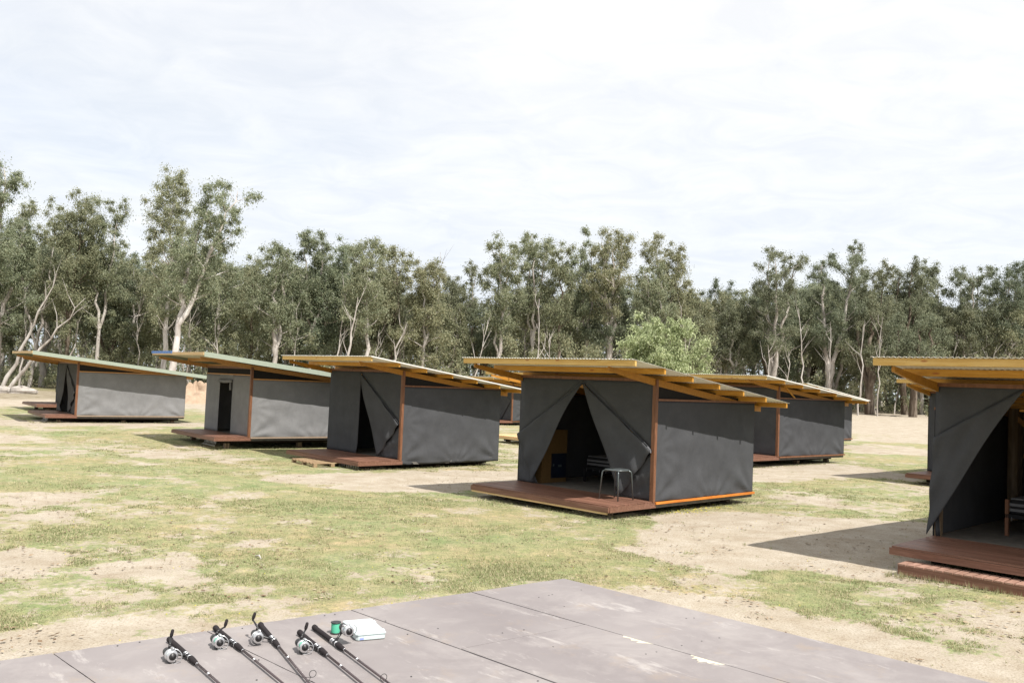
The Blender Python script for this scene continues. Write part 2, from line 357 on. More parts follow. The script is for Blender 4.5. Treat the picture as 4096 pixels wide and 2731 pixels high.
def build_ground():
    rr=[]; r=2.2
    while r<135: rr.append(r); r*=1.0058
    while r<900: rr.append(r); r*=1.12
    az=np.concatenate([np.linspace(-180,-46,24)[:-1],np.linspace(-44,44,680),np.linspace(46,180,24)[1:-1]])
    az=np.radians(az); RR,AZ=np.meshgrid(np.array(rr),az,indexing='ij')
    X=RR*np.sin(AZ); Y=RR*np.cos(AZ)
    X=np.vstack([X]); nR,nA=X.shape
    C=cover(X,Y)
    Z=gz(X,Y)+(fbm(X,Y,1.6,5)-.5)*.05*np.clip((RR-3)/5,0,1)+ (fbm(X,Y,.35,8,2)-.5)*.022*(RR<40)+C*.012
    v=np.stack([X,Y,Z],-1).reshape(-1,3); v=np.vstack([v,[[0,0,0]]])
    i=np.arange(nR-1)[:,None]*nA; j=np.arange(nA)[None,:]; jn=(j+1)%nA
    f=np.stack([i+j,i+nA+j,i+nA+jn,i+jn],-1).reshape(-1,4)
    m,nt,b=mat('sandy_paddock',.95,.1)
    at=nt.nodes.new('ShaderNodeAttribute'); at.attribute_name='cover'
    nf=tex(nt,9,8,.7,coord='World'); nm=tex(nt,1.7,6,.65,coord='World'); nff=tex(nt,45,5,.7,coord='World')
    f1=mathn(nt,'ADD',at.outputs['Fac'],mathn(nt,'ADD',mathn(nt,'MULTIPLY',mathn(nt,'SUBTRACT',nf,.5),1.7),mathn(nt,'MULTIPLY',mathn(nt,'SUBTRACT',tex(nt,2.6,6,.7,coord='World',dist=1.),.5),.9)))
    f2=mathn(nt,'ADD',f1,mathn(nt,'MULTIPLY',mathn(nt,'SUBTRACT',nff,.5),1.1))
    k=ramp(nt,f2,[(.34,(0,0,0)),(.54,(1,1,1))])
    sand=ramp(nt,nm,[(.3,(.31,.26,.197)),(.55,(.38,.335,.272)),(.75,(.44,.40,.34))])
    sand=mixc(nt,sand,ramp(nt,nff,[(.33,(.60,.54,.47)),(.46,(.98,.97,.95)),(.62,(1.12,1.12,1.12))]),1.,'MULTIPLY')
    ng=tex(nt,2.3,7,.7,coord='World'); ngs=tex(nt,.35,3,.6,coord='World'); ngm=tex(nt,7,6,.75,coord='World',dist=.8)
    gr=ramp(nt,ng,[(.28,(.36,.305,.22)),(.42,(.295,.27,.175)),(.56,(.225,.235,.135)),(.75,(.175,.21,.105))])
    gr=mixc(nt,gr,ramp(nt,ngs,[(.35,(1.15,1.03,1.0)),(.65,(.88,1.0,.88))]),1.,'MULTIPLY')
    gr=mixc(nt,gr,ramp(nt,ngm,[(.3,(.70,.74,.70)),(.5,(1,1,1)),(.7,(1.22,1.18,1.1))]),1.,'MULTIPLY')
    gr=mixc(nt,gr,ramp(nt,nff,[(.3,(.55,.60,.55)),(.65,(1.32,1.28,1.2))]),1.,'MULTIPLY')
    c=mixc(nt,sand,gr,k); at2=nt.nodes.new('ShaderNodeAttribute'); at2.attribute_name='litter'; lit=ramp(nt,ng,[(.3,(.13,.10,.07)),(.6,(.20,.17,.10)),(.75,(.17,.19,.09))]); c=mixc(nt,c,lit,mathn(nt,'MULTIPLY',at2.outputs['Fac'],ramp(nt,nm,[(.35,(.95,.95,.95)),(.62,(.35,.35,.35))]))); nt.links.new(c,b.inputs['Base Color'])
    hh=mathn(nt,'ADD',nff,mathn(nt,'MULTIPLY',nf,1.5)); bump(nt,b,hh,.55,.03)
    o=np_mesh('ground',v,f,m,smooth=True)
    a=o.data.attributes.new('cover','FLOAT','POINT'); a.data.foreach_set('value',np.append(C.ravel(),.5).astype(np.float32))
    wd=np.clip((RR+4*(fbm(X,Y,9,71)-.5)-(84+AZ*45))/5,0,1); a=o.data.attributes.new('litter','FLOAT','POINT'); a.data.foreach_set('value',np.append(wd.ravel(),0).astype(np.float32))
    o2=MB(); n=24; 
    tag(o,'sandy ground with worn patches of short dry grass','ground',kind='structure')
    return o
build_ground()
def build_grass():
    g=np.random.default_rng(5); N=420000
    r=6.2*np.exp(g.random(N)*np.log(34/6.2)); a=np.radians(g.uniform(-35,35,N)); x=r*np.sin(a); y=r*np.cos(a)
    c=cover(x,y)+ (fbm(x,y,.25,201,2)-.5)*.9+g.normal(0,.08,N); k=c>.56; x,y,r,c=x[k],y[k],r[k],c[k]
    z=gz(x,y); n=len(x); B=4
    x=np.repeat(x,B)+g.normal(0,.02,n*B); y=np.repeat(y,B)+g.normal(0,.02,n*B); z=np.repeat(z,B)-.004; r=np.repeat(r,B); c=np.repeat(c,B)
    L=g.uniform(.010,.030,n*B)*(.6+c*.5)*np.where(g.random(n*B)<.04,2.2,1); th=g.uniform(0,2*np.pi,n*B); le=g.uniform(.2,1.4,n*B)
    w=.0016+.0005*r*g.uniform(.5,1.2,n*B)*.8
    dx=np.cos(th)*le*L; dy=np.sin(th)*le*L; px=-np.sin(th)*w; py=np.cos(th)*w
    v=np.stack([np.stack([x-px,y-py,z],-1),np.stack([x+px,y+py,z],-1),np.stack([x+dx,y+dy,z+L],-1)],1).reshape(-1,3)
    f=np.arange(len(v)).reshape(-1,3)
    m,nt,b=mat('short_dry_grass',.7,.2); i=island(nt); nn=tex(nt,.45,4,.6,coord='World')
    fac=mathn(nt,'ADD',mathn(nt,'MULTIPLY',i,.6),mathn(nt,'MULTIPLY',nn,.45))
    cc=ramp(nt,fac,[(.15,(.20,.26,.105)),(.4,(.28,.31,.15)),(.6,(.40,.37,.22)),(.85,(.56,.48,.33))]); nt.links.new(cc,b.inputs['Base Color'])
    t=nt.nodes.new('ShaderNodeBsdfTranslucent'); nt.links.new(cc,t.inputs[0]); mx=nt.nodes.new('ShaderNodeMixShader'); mx.inputs[0].default_value=.4; nt.links.new(b.outputs[0],mx.inputs[1]); nt.links.new(t.outputs[0],mx.inputs[2]); nt.links.new(mx.outputs[0],nt.nodes['Material Output'].inputs[0])
    o=np_mesh('grass',v,f,m); tag(o,'short green and straw coloured grass growing in patches on the sand','grass',kind='stuff')
build_grass()
def tufts():
    g=np.random.default_rng(3); V=[]
    def line(p,q,n,h):
        for _ in range(n):
            t=g.random(); x=p[0]+(q[0]-p[0])*t+g.normal(0,.05); y=p[1]+(q[1]-p[1])*t+g.normal(0,.05); z=float(gz(x,y))
            for _ in range(7):
                L=h*g.uniform(.4,1.1); a=g.uniform(0,6.28); l=g.uniform(.1,.6); w=.003
                V.append([(x-w*math.sin(a),y+w*math.cos(a),z),(x+w*math.sin(a),y-w*math.cos(a),z),(x+math.cos(a)*l*L,y+math.sin(a)*l*L,z+L)]); x+=g.normal(0,.008); y+=g.normal(0,.008)
    def P(k,u,v):
        cx,cy,yaw,mh,ml,dz=CAB[k]; c,s_=math.cos(yaw),math.sin(yaw); return (cx+u*c+v*s_,cy-u*s_+v*c)
    line(P('E',.1,-1.98),P('E',3.4,-1.98),170,.10)
    for k in 'ABCDEFGHI':
        line(P(k,0,-1.45),P(k,3.7,-1.45),110,.06); line(P(k,3.72,-1.3),P(k,3.72,3.6),170,.06)
    for _ in range(420):
        r=g.uniform(6.5,24); a=g.uniform(-.6,.6); x=r*math.sin(a); y=r*math.cos(a); line((x,y),(x+.05,y),1 if g.random()<.7 else 3,g.uniform(.02,.05))
    v=np.array(V).reshape(-1,3); f=np.arange(len(v)).reshape(-1,3)
    o=np_mesh('grass_tufts',v,f,bpy.data.materials['short_dry_grass']); tag(o,'longer green tufts along the step and deck edges','grass',kind='stuff')
tufts()
def crumbs():
    g=np.random.default_rng(13); N=15000; r=6.2*np.exp(g.random(N)*np.log(40/6.2)); a=np.radians(g.uniform(-36,36,N)); x=r*np.sin(a); y=r*np.cos(a); z=gz(x,y)+.012
    k=fbm(x,y,1.1,77)>.47; x,y,z,r=x[k],y[k],z[k],r[k]; n=len(x)
    L=g.uniform(.006,.028,n)*(1+.03*r); W_=L*g.uniform(.2,.7,n); th=g.uniform(0,6.28,n); c,s_=np.cos(th),np.sin(th)
    q=[np.stack([x+c*L*i-s_*W_*j,y+s_*L*i+c*W_*j,z+g.uniform(0,.012,n)],-1) for i,j in ((-1,0),(0,-1),(1,0),(0,1))]
    v=np.stack(q,1).reshape(-1,3); f=np.arange(len(v)).reshape(-1,4)
    m,nt,b=mat('dry_leaf_crumbs',.9,.1); nt.links.new(ramp(nt,island(nt),[(.1,(.10,.065,.04)),(.5,(.20,.14,.09)),(.8,(.30,.22,.14)),(.95,(.42,.36,.27))]),b.inputs['Base Color'])
    o=np_mesh('leaf_litter',v,f,m); tag(o,'dry leaf crumbs and twigs scattered over the sand','litter',kind='stuff')
crumbs()
def flowers():
    g=np.random.default_rng(23); m=MB()
    cx,cy,yaw,mh,ml,dz=CAB['D']; c,s_=math.cos(yaw),math.sin(yaw)
    for i in range(230):
        if i<70: u,v=3.95+g.normal(0,.12),g.uniform(.2,2.2); x,y=cx+u*c+v*s_,cy-u*s_+v*c; r_=.016
        else: r=g.uniform(8,22); a=g.uniform(-.6,.35); x,y=r*math.sin(a),r*math.cos(a); r_=.009
        z=float(gz(x,y))+.05; m.add([(x-r_,y,z),(x,y-r_,z+.008),(x+r_,y,z),(x,y+r_,z+.008)],[(0,1,2,3)])
    o=m.build('wildflowers',flat('yellow_petals',(.62,.55,.06),.8,.1)); tag(o,'tiny yellow flowers dotted in the grass beside the central deck','flowers',kind='stuff')
flowers()
# ------------------------------------------------------------ cabins
W=3.7043; L0=4.0184; HF=2.2302; HB=1.8342; OL=.2357; OR=4.6-W-OL; DT=.1095
def cloth(fn_amp):
    return lambda p,a,b,c: p
def cabin(key,label,style='timber',fronts='both',sheet=True,walls=True,wires=False,trim='merbau_trim',bottom_rail=True,skirt=.0,deckmat='merbau',near=False):
    cx,cy,yaw,mh,ml,dz=CAB[key]; g=float(gz(cx+1.5,cy+1))
    root=empty('canvas_cabin',(cx,cy,g),-yaw); tag(root,label,'cabin','small canvas cabins with sloping roofs')
    D=dz-g
    green=(style=='green')
    Dk=(1.0165 if green else 1.5009)*ml; Rf=(1.6692 if green else 1.7465)*ml; Rb=(.607 if green else .3536)*ml
    Hrf=(2.6302 if green else 2.5351)*mh; Hrb=1.8716*mh; Lk=L0*ml; Hf=HF*mh; Hb=HB*mh
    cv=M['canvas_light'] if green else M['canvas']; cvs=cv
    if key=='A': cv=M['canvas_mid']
    slope=(Hrb-Hrf)/(Rf+Lk+Rb)
    zr=lambda y: Hrf+slope*(y+Rf)-.018     # underside of the sheet, above deck level
    Z=lambda z: z+D
    # deck boards
    m=MB(); nb=int(round(Dk/.095)); st=Dk/nb
    for i in range(nb):
        dzz=rng.uniform(-.0015,.0015); m.box(-.005+rng.uniform(-.004,.002),W+.012+rng.uniform(-.006,.004),-Dk+i*st+.003,-Dk+(i+1)*st-.003,Z(-.024+dzz),Z(dzz))
    m.build('deck',M[deckmat],root)
    m=MB(); m.box(.0,W,-Dk+.022,-Dk+.058,Z(-DT-.02),Z(-.026)); m.box(-.002,.034,-Dk+.06,0,Z(-DT-.02),Z(-.026)); m.box(W-.034,W+.004,-Dk+.06,.0,Z(-DT-.02),Z(-.026))
    fa=MB(); fa.box(-.03,W+.02,-Dk-.02,-Dk+.018,Z(-DT-.012),Z(-.027)); fa.box(W+.006,W+.03,-Dk+.02,.06,Z(-DT-.012),Z(-.027)); fa.box(-.03,-.004,-Dk+.02,.0,Z(-DT-.012),Z(-.027))
    fa.build('deck_fascia',M[deckmat],root)
    m.build('joist_frame',M['bearer'],root)
    if key=='D':
        m=MB(); m.box(-.02,W-.02,-Dk-.004,-Dk+.02,Z(-DT-.05),Z(-DT-.016)); m.build('pale_batten',M['pine_pale'],root)
    # floor platform
    m=MB(); m.box(.0,W,.002,Lk,Z(-DT-.02),Z(-.012)); m.box(.0,W,.003,.09,Z(-.0118),Z(-.003)) if key in 'DE' else None; m.build('floor',M['floor'],root)
    # bearers and stumps
    for bx in (.45,W-.45):
        m=MB(); m.box(bx-.05,bx+.05,-Dk+.35,Lk-.1,Z(-DT-.11),Z(-DT-.022)); m.build('bearer',M['bearer'],root)
        for by in (-Dk+.55,Lk*.45,Lk-.35):
            m=MB(); m.box(bx-.075,bx+.075,by-.075,by+.075,-.12,Z(-DT-.112)); m.build('stump',M['post'],root)
    if wires:
        m=MB()
        for i in range(9):
            yy=-Dk+.12+i*.0; xx=W*.72+i*.11
            m.tube([(xx,-Dk+.10,Z(-DT-.01)),(xx+.01,-Dk+.10,Z(-DT-.10)),(xx+.03,-Dk+.04,max(.02,Z(-DT-.16)))],.004,4)
        m.tube([(W*.70,-Dk+.04,max(.02,Z(-DT-.16))),(W*.72+.95,-Dk+.04,max(.02,Z(-DT-.16)))],.004,4)
        m.build('wire_hooks',M['wire'],root)
    # posts
    for px_,py_,hh in ((.05,.06,Hf-.05),(W-.05,.06,Hf-.05),(.05,Lk-.06,Hb),(W-.05,Lk-.06,Hb)):
        m=MB(); m.box(px_-.045,px_+.045,py_-.045,py_+.045,Z(-.011),Z(min(hh,zr(py_)-.11))); m.build('post',M['post'],root)
    m=MB(); m.box(W+.002,W+.028,-.045,.03,Z(-.02),Z(Hf+.0)); m.box(W-.055,W+.001,-.046,-.012,Z(0.001),Z(Hf+.0)); m.build('corner_trim',M[trim],root)
    # rafters, tapered at both ends, and purlins
    pl=.10; lapB=Lk+.62*ml if not green else Lk+.3
    for rx in (.02,W-.02):
        prof=[]
        ys=[-Rf+.12,-Rf+.9*ml,0,Lk,Lk+.28]
        top=[zr(y)-pl+(.05 if i==0 else 0) for i,y in enumerate(ys)]
        top=[zr(ys[0])-.035,zr(ys[1])-pl-.001,zr(0)-pl-.001,zr(Lk)-pl-.001,zr(Lk+.28)-pl-.001]
        bot=[zr(ys[0])-.115,zr(ys[1])-pl-.12,zr(0)-pl-.135,zr(Lk)-pl-.13,zr(Lk+.28)-pl-.11]
        top[0]=zr(ys[0])-pl-.001; bot[0]=zr(ys[0])-pl-.075
        m=MB(); prof=[(y,Z(z)) for y,z in zip(ys,bot)]+[(y,Z(z)) for y,z in zip(ys[::-1],top[::-1])]
        m.prism_x(rx-.022,rx+.022,prof); m.build('rafter',M['pine_dull' if green else 'pine_deep'],root)
    PV=[-1.72,-.73,.28,1.3,2.3,3.28,4.27]
    if green: PV=[-1.64,-.6,.5,1.6,2.7,3.7,4.5]
    for i,pv in enumerate(PV):
        y=pv*ml; ins=.06 if green else rng.uniform(.004,.02)
        if green and i==0: continue
        m=MB(); m.hexa([(-OL+ins,y,Z(zr(y)-pl)),(W+OR-ins,y,Z(zr(y)-pl)),(W+OR-ins,y+.045,Z(zr(y+.045)-pl)),(-OL+ins,y+.045,Z(zr(y+.045)-pl)),
                (-OL+ins,y,Z(zr(y)-.001)),(W+OR-ins,y,Z(zr(y)-.001)),(W+OR-ins,y+.045,Z(zr(y+.045)-.001)),(-OL+ins,y+.045,Z(zr(y+.045)-.001))])
        m.build('purlin',M['pine_dull' if green else ('pine_face' if i==0 else 'pine')],root)
    # header over the front wall
    zh=zr(0)-pl
    m=MB(); m.box(.045,W-.045,-.03,.015,Z(Hf-.01+.001),Z(zh-.002)); m.build('header_beam',M['pine_dull' if green else 'pine'],root)
    m=MB(); m.box(.0,W-.057,-.058,-.031,Z(Hf-.055),Z(Hf+.005)); m.build('head_trim',M[trim],root)
    # roof sheet
    if sheet:
        if green:
            m=MB(); nseg=4.6/.076*4
            m.box(-OL,W+OR-.02,-Rf+.02,Lk+Rb,0,0) if False else None
            def rp(x,y,dz_): return (x,y,Z(zr(y)+.001+dz_))
            m.hexa([rp(-OL,-Rf,0),rp(W+OR-.03,-Rf,0),rp(W+OR-.03,Lk+Rb,0),rp(-OL,Lk+Rb,0),rp(-OL,-Rf,.018),rp(W+OR-.03,-Rf,.018),rp(W+OR-.03,Lk+Rb,.018),rp(-OL,Lk+Rb,.018)])
            m.build('roof_sheet',M['cream'],root)
            for x0,x1 in ((W+OR-.028,W+OR),(-OL-.03,-OL-.002)):
                m=MB(); m.hexa([rp(x0,-Rf-.01,-.115),rp(x1,-Rf-.01,-.115),rp(x1,Lk+Rb,-.115),rp(x0,Lk+Rb,-.115),rp(x0,-Rf-.01,.028),rp(x1,-Rf-.01,.028),rp(x1,Lk+Rb,.028),rp(x0,Lk+Rb,.028)])
                m.build('barge_flashing',M['green'],root)
            m=MB(); y=-Rf-.025; m.box(-OL,W+OR-.03,y,y+.024,Z(zr(y)-.075),Z(zr(y)+.012)); m.build('fascia',M['pine_pale'],root)
            if key=='B':
                m=MB(); y=-Rf-.035; m.box(-OL-.05,-OL+1.9,y,y+.008,Z(zr(y)-.03),Z(zr(y)+.05)); m.build('blue_film',M['blue'],root)
        else:
            m=MB(); n=61*8
            def rf(u,v):
                x=-OL-.01+u*4.62; y=-Rf-.03+v*(Lk+Rb+Rf+.05)
                return (x,y,Z(zr(y)+.0095+.0085*math.sin(u*61*2*math.pi)+.006*math.sin(u*5+v*3)*v))
            m.grid(rf,n,6); m.build('roof_sheet',M['sheet'],root,smooth=True,solid=.0012)
            if key in 'CFGI':
                m=MB(); m.hexa([(W+OR+.0,-Rf,Z(zr(-Rf)-.004)),(W+OR+.035,-Rf,Z(zr(-Rf)-.004)),(W+OR+.035,Lk+Rb,Z(zr(Lk+Rb)-.004)),(W+OR,Lk+Rb,Z(zr(Lk+Rb)-.004)),
                    (W+OR+.0,-Rf,Z(zr(-Rf)+.025)),(W+OR+.035,-Rf,Z(zr(-Rf)+.025)),(W+OR+.035,Lk+Rb,Z(zr(Lk+Rb)+.025)),(W+OR,Lk+Rb,Z(zr(Lk+Rb)+.025))])
                m.build('edge_flashing',M['sheet'],root)
    if not walls: return root
    # side walls with slack canvas
    def sidewall(x,sgn,name):
        def fn(u,v):
            sk=max(skirt,.035); y=u*Lk; z=-sk+v*(Hb+sk); yy=y; d=0
            if sgn>0 or near:
                for (cy_,cz_,am,fr,ph) in ((0,0,.035,9,0.3),(Lk,-.1,.045,11,1.1),(0,.95*mh,.022,13,.4),(Lk*.55,-.2,.02,14,2.)):
                    dx=y-cy_; dzz=z-cz_; rr=math.hypot(dx,dzz)+.02; an=math.atan2(dzz,abs(dx)+.001)
                    d+=am*math.sin(an*fr+ph)*math.exp(-rr*1.25)*min(1,rr*5)
                d+=.010*math.sin(y*2.1+z*1.3)+.006*math.sin(y*5.3-z*4.1+1)+.02*math.exp(-((z-.12)/.12)**2)*(.5+.5*math.sin(y*3.7+.6))
            edge=min(1,u*9,(1-u)*9,(1-v)*9); d*=max(0,edge)*(1.15-.95*v)
            return (x+sgn*(.012+d),yy,Z(z))
        m=MB(); m.grid(fn,72,36); return m.build(name,cvs,root,smooth=True,solid=.004)
    sidewall(W,1,'side_wall'); sidewall(0,-1,'side_wall')
    m=MB(); m.box(.0,W,Lk+.004,Lk+.010,Z(-.02),Z(Hb)); m.build('back_wall',cv,root)
    for x,s in ((W,1),(0,-1)):
        x0,x1=(x+.004,x+.036) if s>0 else (x-.036,x-.004)
        m=MB(); m.box(x0,x1,.03,Lk+.03,Z(Hb-.002),Z(Hb+.038)); m.build('wall_rail',M[trim if not green else 'pine_dull'],root)
        if bottom_rail:
            m=MB(); m.box(x0+.006*s,x1+.022*s if s>0 else x1,.0 if s<0 else .03,Lk+.02,Z(-.055),Z(-.012)); m.build('bottom_rail',M[('orange_trim' if key=='D' else ('pale_rail' if green else trim))],root)
        m=MB(); y0,y1=.03,Lk
        m.prism_x(x-.006,x-.002,[(y0,Z(Hb+.02)),(y1,Z(Hb+.02)),(y1,Z(max(Hb+.021,zr(y1)-pl-.04))),(y0,Z(zr(y0)-pl-.03))]); m.build('gable_mesh',M['mesh'],root)
    m=MB(); m.box(W-.075,W-.04,.1,.16,Z(0),Z(.01))
    # brace behind the gable mesh
    if key=='F':
        m=MB(); x=W+.004; m.hexa([(x,.42,Z(Hf-.12)),(x+.03,.42,Z(Hf-.12)),(x+.03,.50,Z(Hf-.12)),(x,.50,Z(Hf-.12)),(x,.42-.32,Z(Hf+.0)),(x+.03,.42-.32,Z(Hf)),(x+.03,.50-.32,Z(Hf)),(x,.50-.32,Z(Hf))] if False else
            [(x,.84,Z(Hb+.04)),(x+.03,.84,Z(Hb+.04)),(x+.03,.92,Z(Hb+.04)),(x,.92,Z(Hb+.04)),(x,.30,Z(Hf-.02)),(x+.03,.30,Z(Hf-.02)),(x+.03,.38,Z(Hf-.02)),(x,.38,Z(Hf-.02))]); m.build('brace',M['pine'],root)
    # front canvas
    T=Hf-.02; 
    def P3(x,z,y=-.004): return (x,y,Z(z*mh))
    def wr(base,am=.012,ph=0.,bulge=.0):
        def fn(p,a,b,c):
            w=min(a,b,c)*3; e=min(1,3*(1-max(a,b,c)))
            d=am*math.sin(b*17+c*9+ph)*e+.5*am*math.sin(c*27-a*11+ph)*e+bulge*(27*a*b*c)
            return Vector((p.x,p.y-d-bulge*.0,p.z))
        return fn
    def pulled(side,apex,tie,pt,low,base_off=.02,inner=None):
        # side canvas drawn back to a tie on the post, folded flap hanging in front of it
        m=MB(); ex0=.0 if side<0 else W
        zt=T/mh
        m.tri(P3(ex0,zt),P3(apex[0],zt),P3(*tie),14,wr(0,.006,1.))
        m.tri(P3(apex[0],zt),P3(apex[0]-side*.0,apex[1]),P3(*tie),14,wr(0,.006,2.))
        # flap
        def flap(p,a,b,c):
            d=.035+.03*(1-a)+ .018*math.sin(c*15+a*6)*(1-a)+.015*math.sin(b*21+c*8)*(1-a)
            t_=c/(b+c+1e-6); inx=side*(.10 if inner is None else inner)*(a*a*(1-a)*6.75)*t_
            return Vector((p.x+inx,p.y-d,p.z))
        m.tri(P3(*apex),P3(*tie),P3(*pt),26,flap)
        # lower panel behind the flap
        m.tri(P3(*tie),P3(ex0-side*.03,.005),P3(*low),16,wr(0,.016,.5,.01))
        # rolled crease between the two
        m.tube([P3(apex[0],apex[1],-.012),P3((apex[0]*.5+tie[0]*.5),(apex[1]*.5+tie[1]*.5)+.01,-.03),P3(tie[0],tie[1],-.035)],[.003,.007,.012],6)
        m.build('curtain',cv,root,smooth=True,solid=.004)
    if fronts=='both':
        ap={'D':(1.84,2.10),'E':(1.24,2.19),'A':(1.66,2.10)}.get(key,(1.84,2.1))
        if key=='D':
            pulled(-1,ap,(.0,.99),(.5,.015),(.62,.02)); pulled(1,ap,(3.68,.92),(2.96,.03),(2.75,.03),inner=-.04)
        elif key=='E':
            pulled(-1,ap,(.0,1.42),(-.07,.01),(.10,.005),inner=.06); pulled(1,ap,(3.68,.95),(2.96,.03),(2.75,.03),inner=-.04)
        else:
            pulled(-1,ap,(.0,.95),(.95,.02),(1.0,.02),inner=-.1); pulled(1,ap,(3.64,.95),(2.69,.03),(2.6,.03),inner=-.04)
        if key=='D':
            m=MB(); m.tube([P3(3.58,.99,-.07),P3(3.66,.93,-.075)],.012,6); m.tube([P3(3.66,.93,-.075),P3(3.67,.88,-.08)],.015,6); m.build('tie_strap',M['white'],root)
    elif fronts=='left_straight':
        m=MB()
        def hang(u,v):
            x=u*1.64; z=v*T; sw=.05*math.sin(u*9)*(1-v)*.5
            x+= -.10*u*max(0,.12-v)*8*.6
            return (x,-.006-sw*.5-.02*(1-v)*math.sin(u*14+1),Z(z+.004))
        m.grid(hang,26,24); m.build('curtain',cv,root,smooth=True,solid=.004)
        pulled(1,(1.64,2.14),(3.66,.88),(2.74,.02),(2.5,.02),inner=-.10)
    elif fronts=='door':
        zt=1.96*mh
        for a0,a1 in ((.03,1.2),(2.25,W-.04)):
            m=MB()
            def fn(u,v,a0=a0,a1=a1): return (a0+u*(a1-a0),-.01-.012*math.sin(u*7+v*2)*(1-v),Z(.004+v*(zt-.004)))
            m.grid(fn,18,18); m.build('front_panel',cv,root,smooth=True,solid=.004)
        m=MB(); m.box(1.2,2.25,-.012,-.006,Z(1.80*mh),Z(zt)); m.build('front_panel',cv,root)
        m=MB(); m.tube([(1.22,-.05,Z(1.74*mh)),(1.7,-.06,Z(1.73*mh)),(2.25,-.05,Z(1.75*mh))],[.05,.06,.05],10); m.tube([(2.15,-.05,Z(1.74*mh)),(2.2,-.06,Z(1.45*mh))],[.03,.035],8); m.build('rolled_door',cv,root,smooth=True)
        m=MB(); m.box(.05,W-.05,-.014,-.008,Z(zt+.03),Z(T)); m.build('front_mesh',M['mesh'],root)
        m=MB(); m.box(.03,W-.058,-.034,-.012,Z(zt),Z(zt+.032)); m.build('front_rail',M['pine_dull'],root)
        m=MB(); m.box(1.55,1.64,1.9,1.95,Z(.0),Z(1.15)); m.box(1.3,2.2,1.94,1.98,Z(.08),Z(.2)); m.box(1.3,2.2,1.955,1.99,Z(1.0),Z(1.1)); m.build('inner_frame',M['pine'],root)
    else:
        m=MB()
        def fn(u,v): return (.02+u*(W-.06),-.01-.02*math.sin(u*9+v)*(1-v)-.02*math.exp(-((1-u)*8)**2)*math.sin(v*14),Z(.004+v*(T-.004)))
        m.grid(fn,40,26); m.build('curtain',cv,root,smooth=True,solid=.004)
        if key=='I': 
            m=MB(); m.tri(P3(1.9,2.1,-.04),P3(3.62,1.2,-.06),P3(2.7,.03,-.10),10,lambda p,a,b,c:p); m.build('curtain',cv,root,solid=.004)
    # interior rails seen through the openings
    for zz in (1.05,):
        m=MB(); m.box(.1,W-.1,Lk-.06,Lk-.015,Z(zz),Z(zz+.07)); m.build('inner_rail',M['pine_dull'],root)
    if key=='E':
        m=MB(); m.tube([(.16,3.2,Z(0)),(.16,3.2,Z(zr(3.2)-.1))],.09,12); m.build('round_post',M['post'],root)
        m=MB(); m.hexa([(.2,3.16,Z(1.75)),(.2,3.16,Z(1.85)),(.2,3.21,Z(1.85)),(.2,3.21,Z(1.75)),(.95,3.16,Z(1.1)),(.95,3.16,Z(1.2)),(.95,3.21,Z(1.2)),(.95,3.21,Z(1.1))]); m.build('brace',M['pine_dull'],root)
    return root
cabin('A','far left grey cabin with pale green roof edge and curtain opening',style='green',fronts='both',trim='merbau_trim',wires=True)
cabin('B','light grey cabin with square doorway and blue film at its roof corner',style='green',fronts='door',trim='merbau_trim',wires=True)
cabin('C','charcoal cabin with a timber pallet below its deck',fronts='left_straight',bottom_rail=False,skirt=.13,wires=True)
cabin('D','central charcoal cabin with a metal stool standing on its deck',fronts='both')
cabin('E','nearest cabin cut off by the right edge, with slatted step before its deck',fronts='both')
cabin('F','charcoal cabin directly behind the right side of the stool cabin',fronts='closed')
cabin('G','farthest right cabin peeking out behind the back row cabin',fronts='closed')
cabin('H','cabin hidden behind the nearest right cabin, only roof tip and deck corner showing',fronts='closed')
cabin('I','distant cabin seen in the gap between the two middle cabins',fronts='fold')
cabin('J','unfinished bare timber cabin frame with pale new deck and yellow rafters',sheet=False,walls=False,deckmat='pine_pale')
# cabin behind the far left one
pA=Vector((0,0,EYE))+ray(222,1607)*(45.4/ray(222,1607).y)
CAB['K']=(pA.x,pA.y,.90,.93,1.0,float(pA.z)); cabin('K','cabin behind the far left one, its brown deck corner showing',style='timber',fronts='closed')

# ------------------------------------------------------------ things at the cabins
def loc(key,u,v,z=0.):
    cx,cy,yaw,mh,ml,dz=CAB[key]; c,s=math.cos(yaw),math.sin(yaw)
    return Vector((cx+u*c+v*s,cy-u*s+v*c,dz+z))
# stool
p=loc('D',3.19,-.54*.8936); st=empty('stool',p,-.8034); st.scale=(1.24,1.24,1.28); tag(st,'round metal stool with four thin legs on the red deck','stool')
m=MB(); m.lathe([(.0,.438),(.17,.438),(.192,.442),(.197,.449),(.192,.456),(.17,.459),(.0,.455)],n=40); m.build('seat',M['seat'],st,smooth=True)
for k in range(4):
    a=math.pi/4+k*math.pi/2; c,s=math.cos(a),math.sin(a)
    pts=[(.13*c,.13*s,.432),(.19*c,.19*s,.434),(.215*c,.215*s,.425),(.226*c,.226*s,.40),(.262*c,.262*s,.008)]
    m=MB(); m.tube(pts,.0105,10); lg=m.build('leg',M['steel'],st,smooth=True)
# wooden step in front of the nearest cabin
p=loc('E',.22,-1.79*1.0117); pz=float(gz(p.x,p.y)); stp=empty('timber_step',(p.x,p.y,pz),-.8001); tag(stp,'low slatted red timber step in front of the nearest deck','step')
hs=.362-.17-pz
m=MB(); m.box(0,3.1,-.05,-.012,.02,hs-.024); m.box(0,.036,-.012,.3,.02,hs-.024); m.box(0.,3.1,.26,.296,.02,hs-.024); m.build('frame',M['merbau'],stp)
m=MB()
for i in range(26): m.box(i*.119,i*.119+.100,-.055,.30,hs-.022,hs+rng.uniform(-.001,.002))
m.build('tread_slats',M['tread'],stp,bevel=.002)
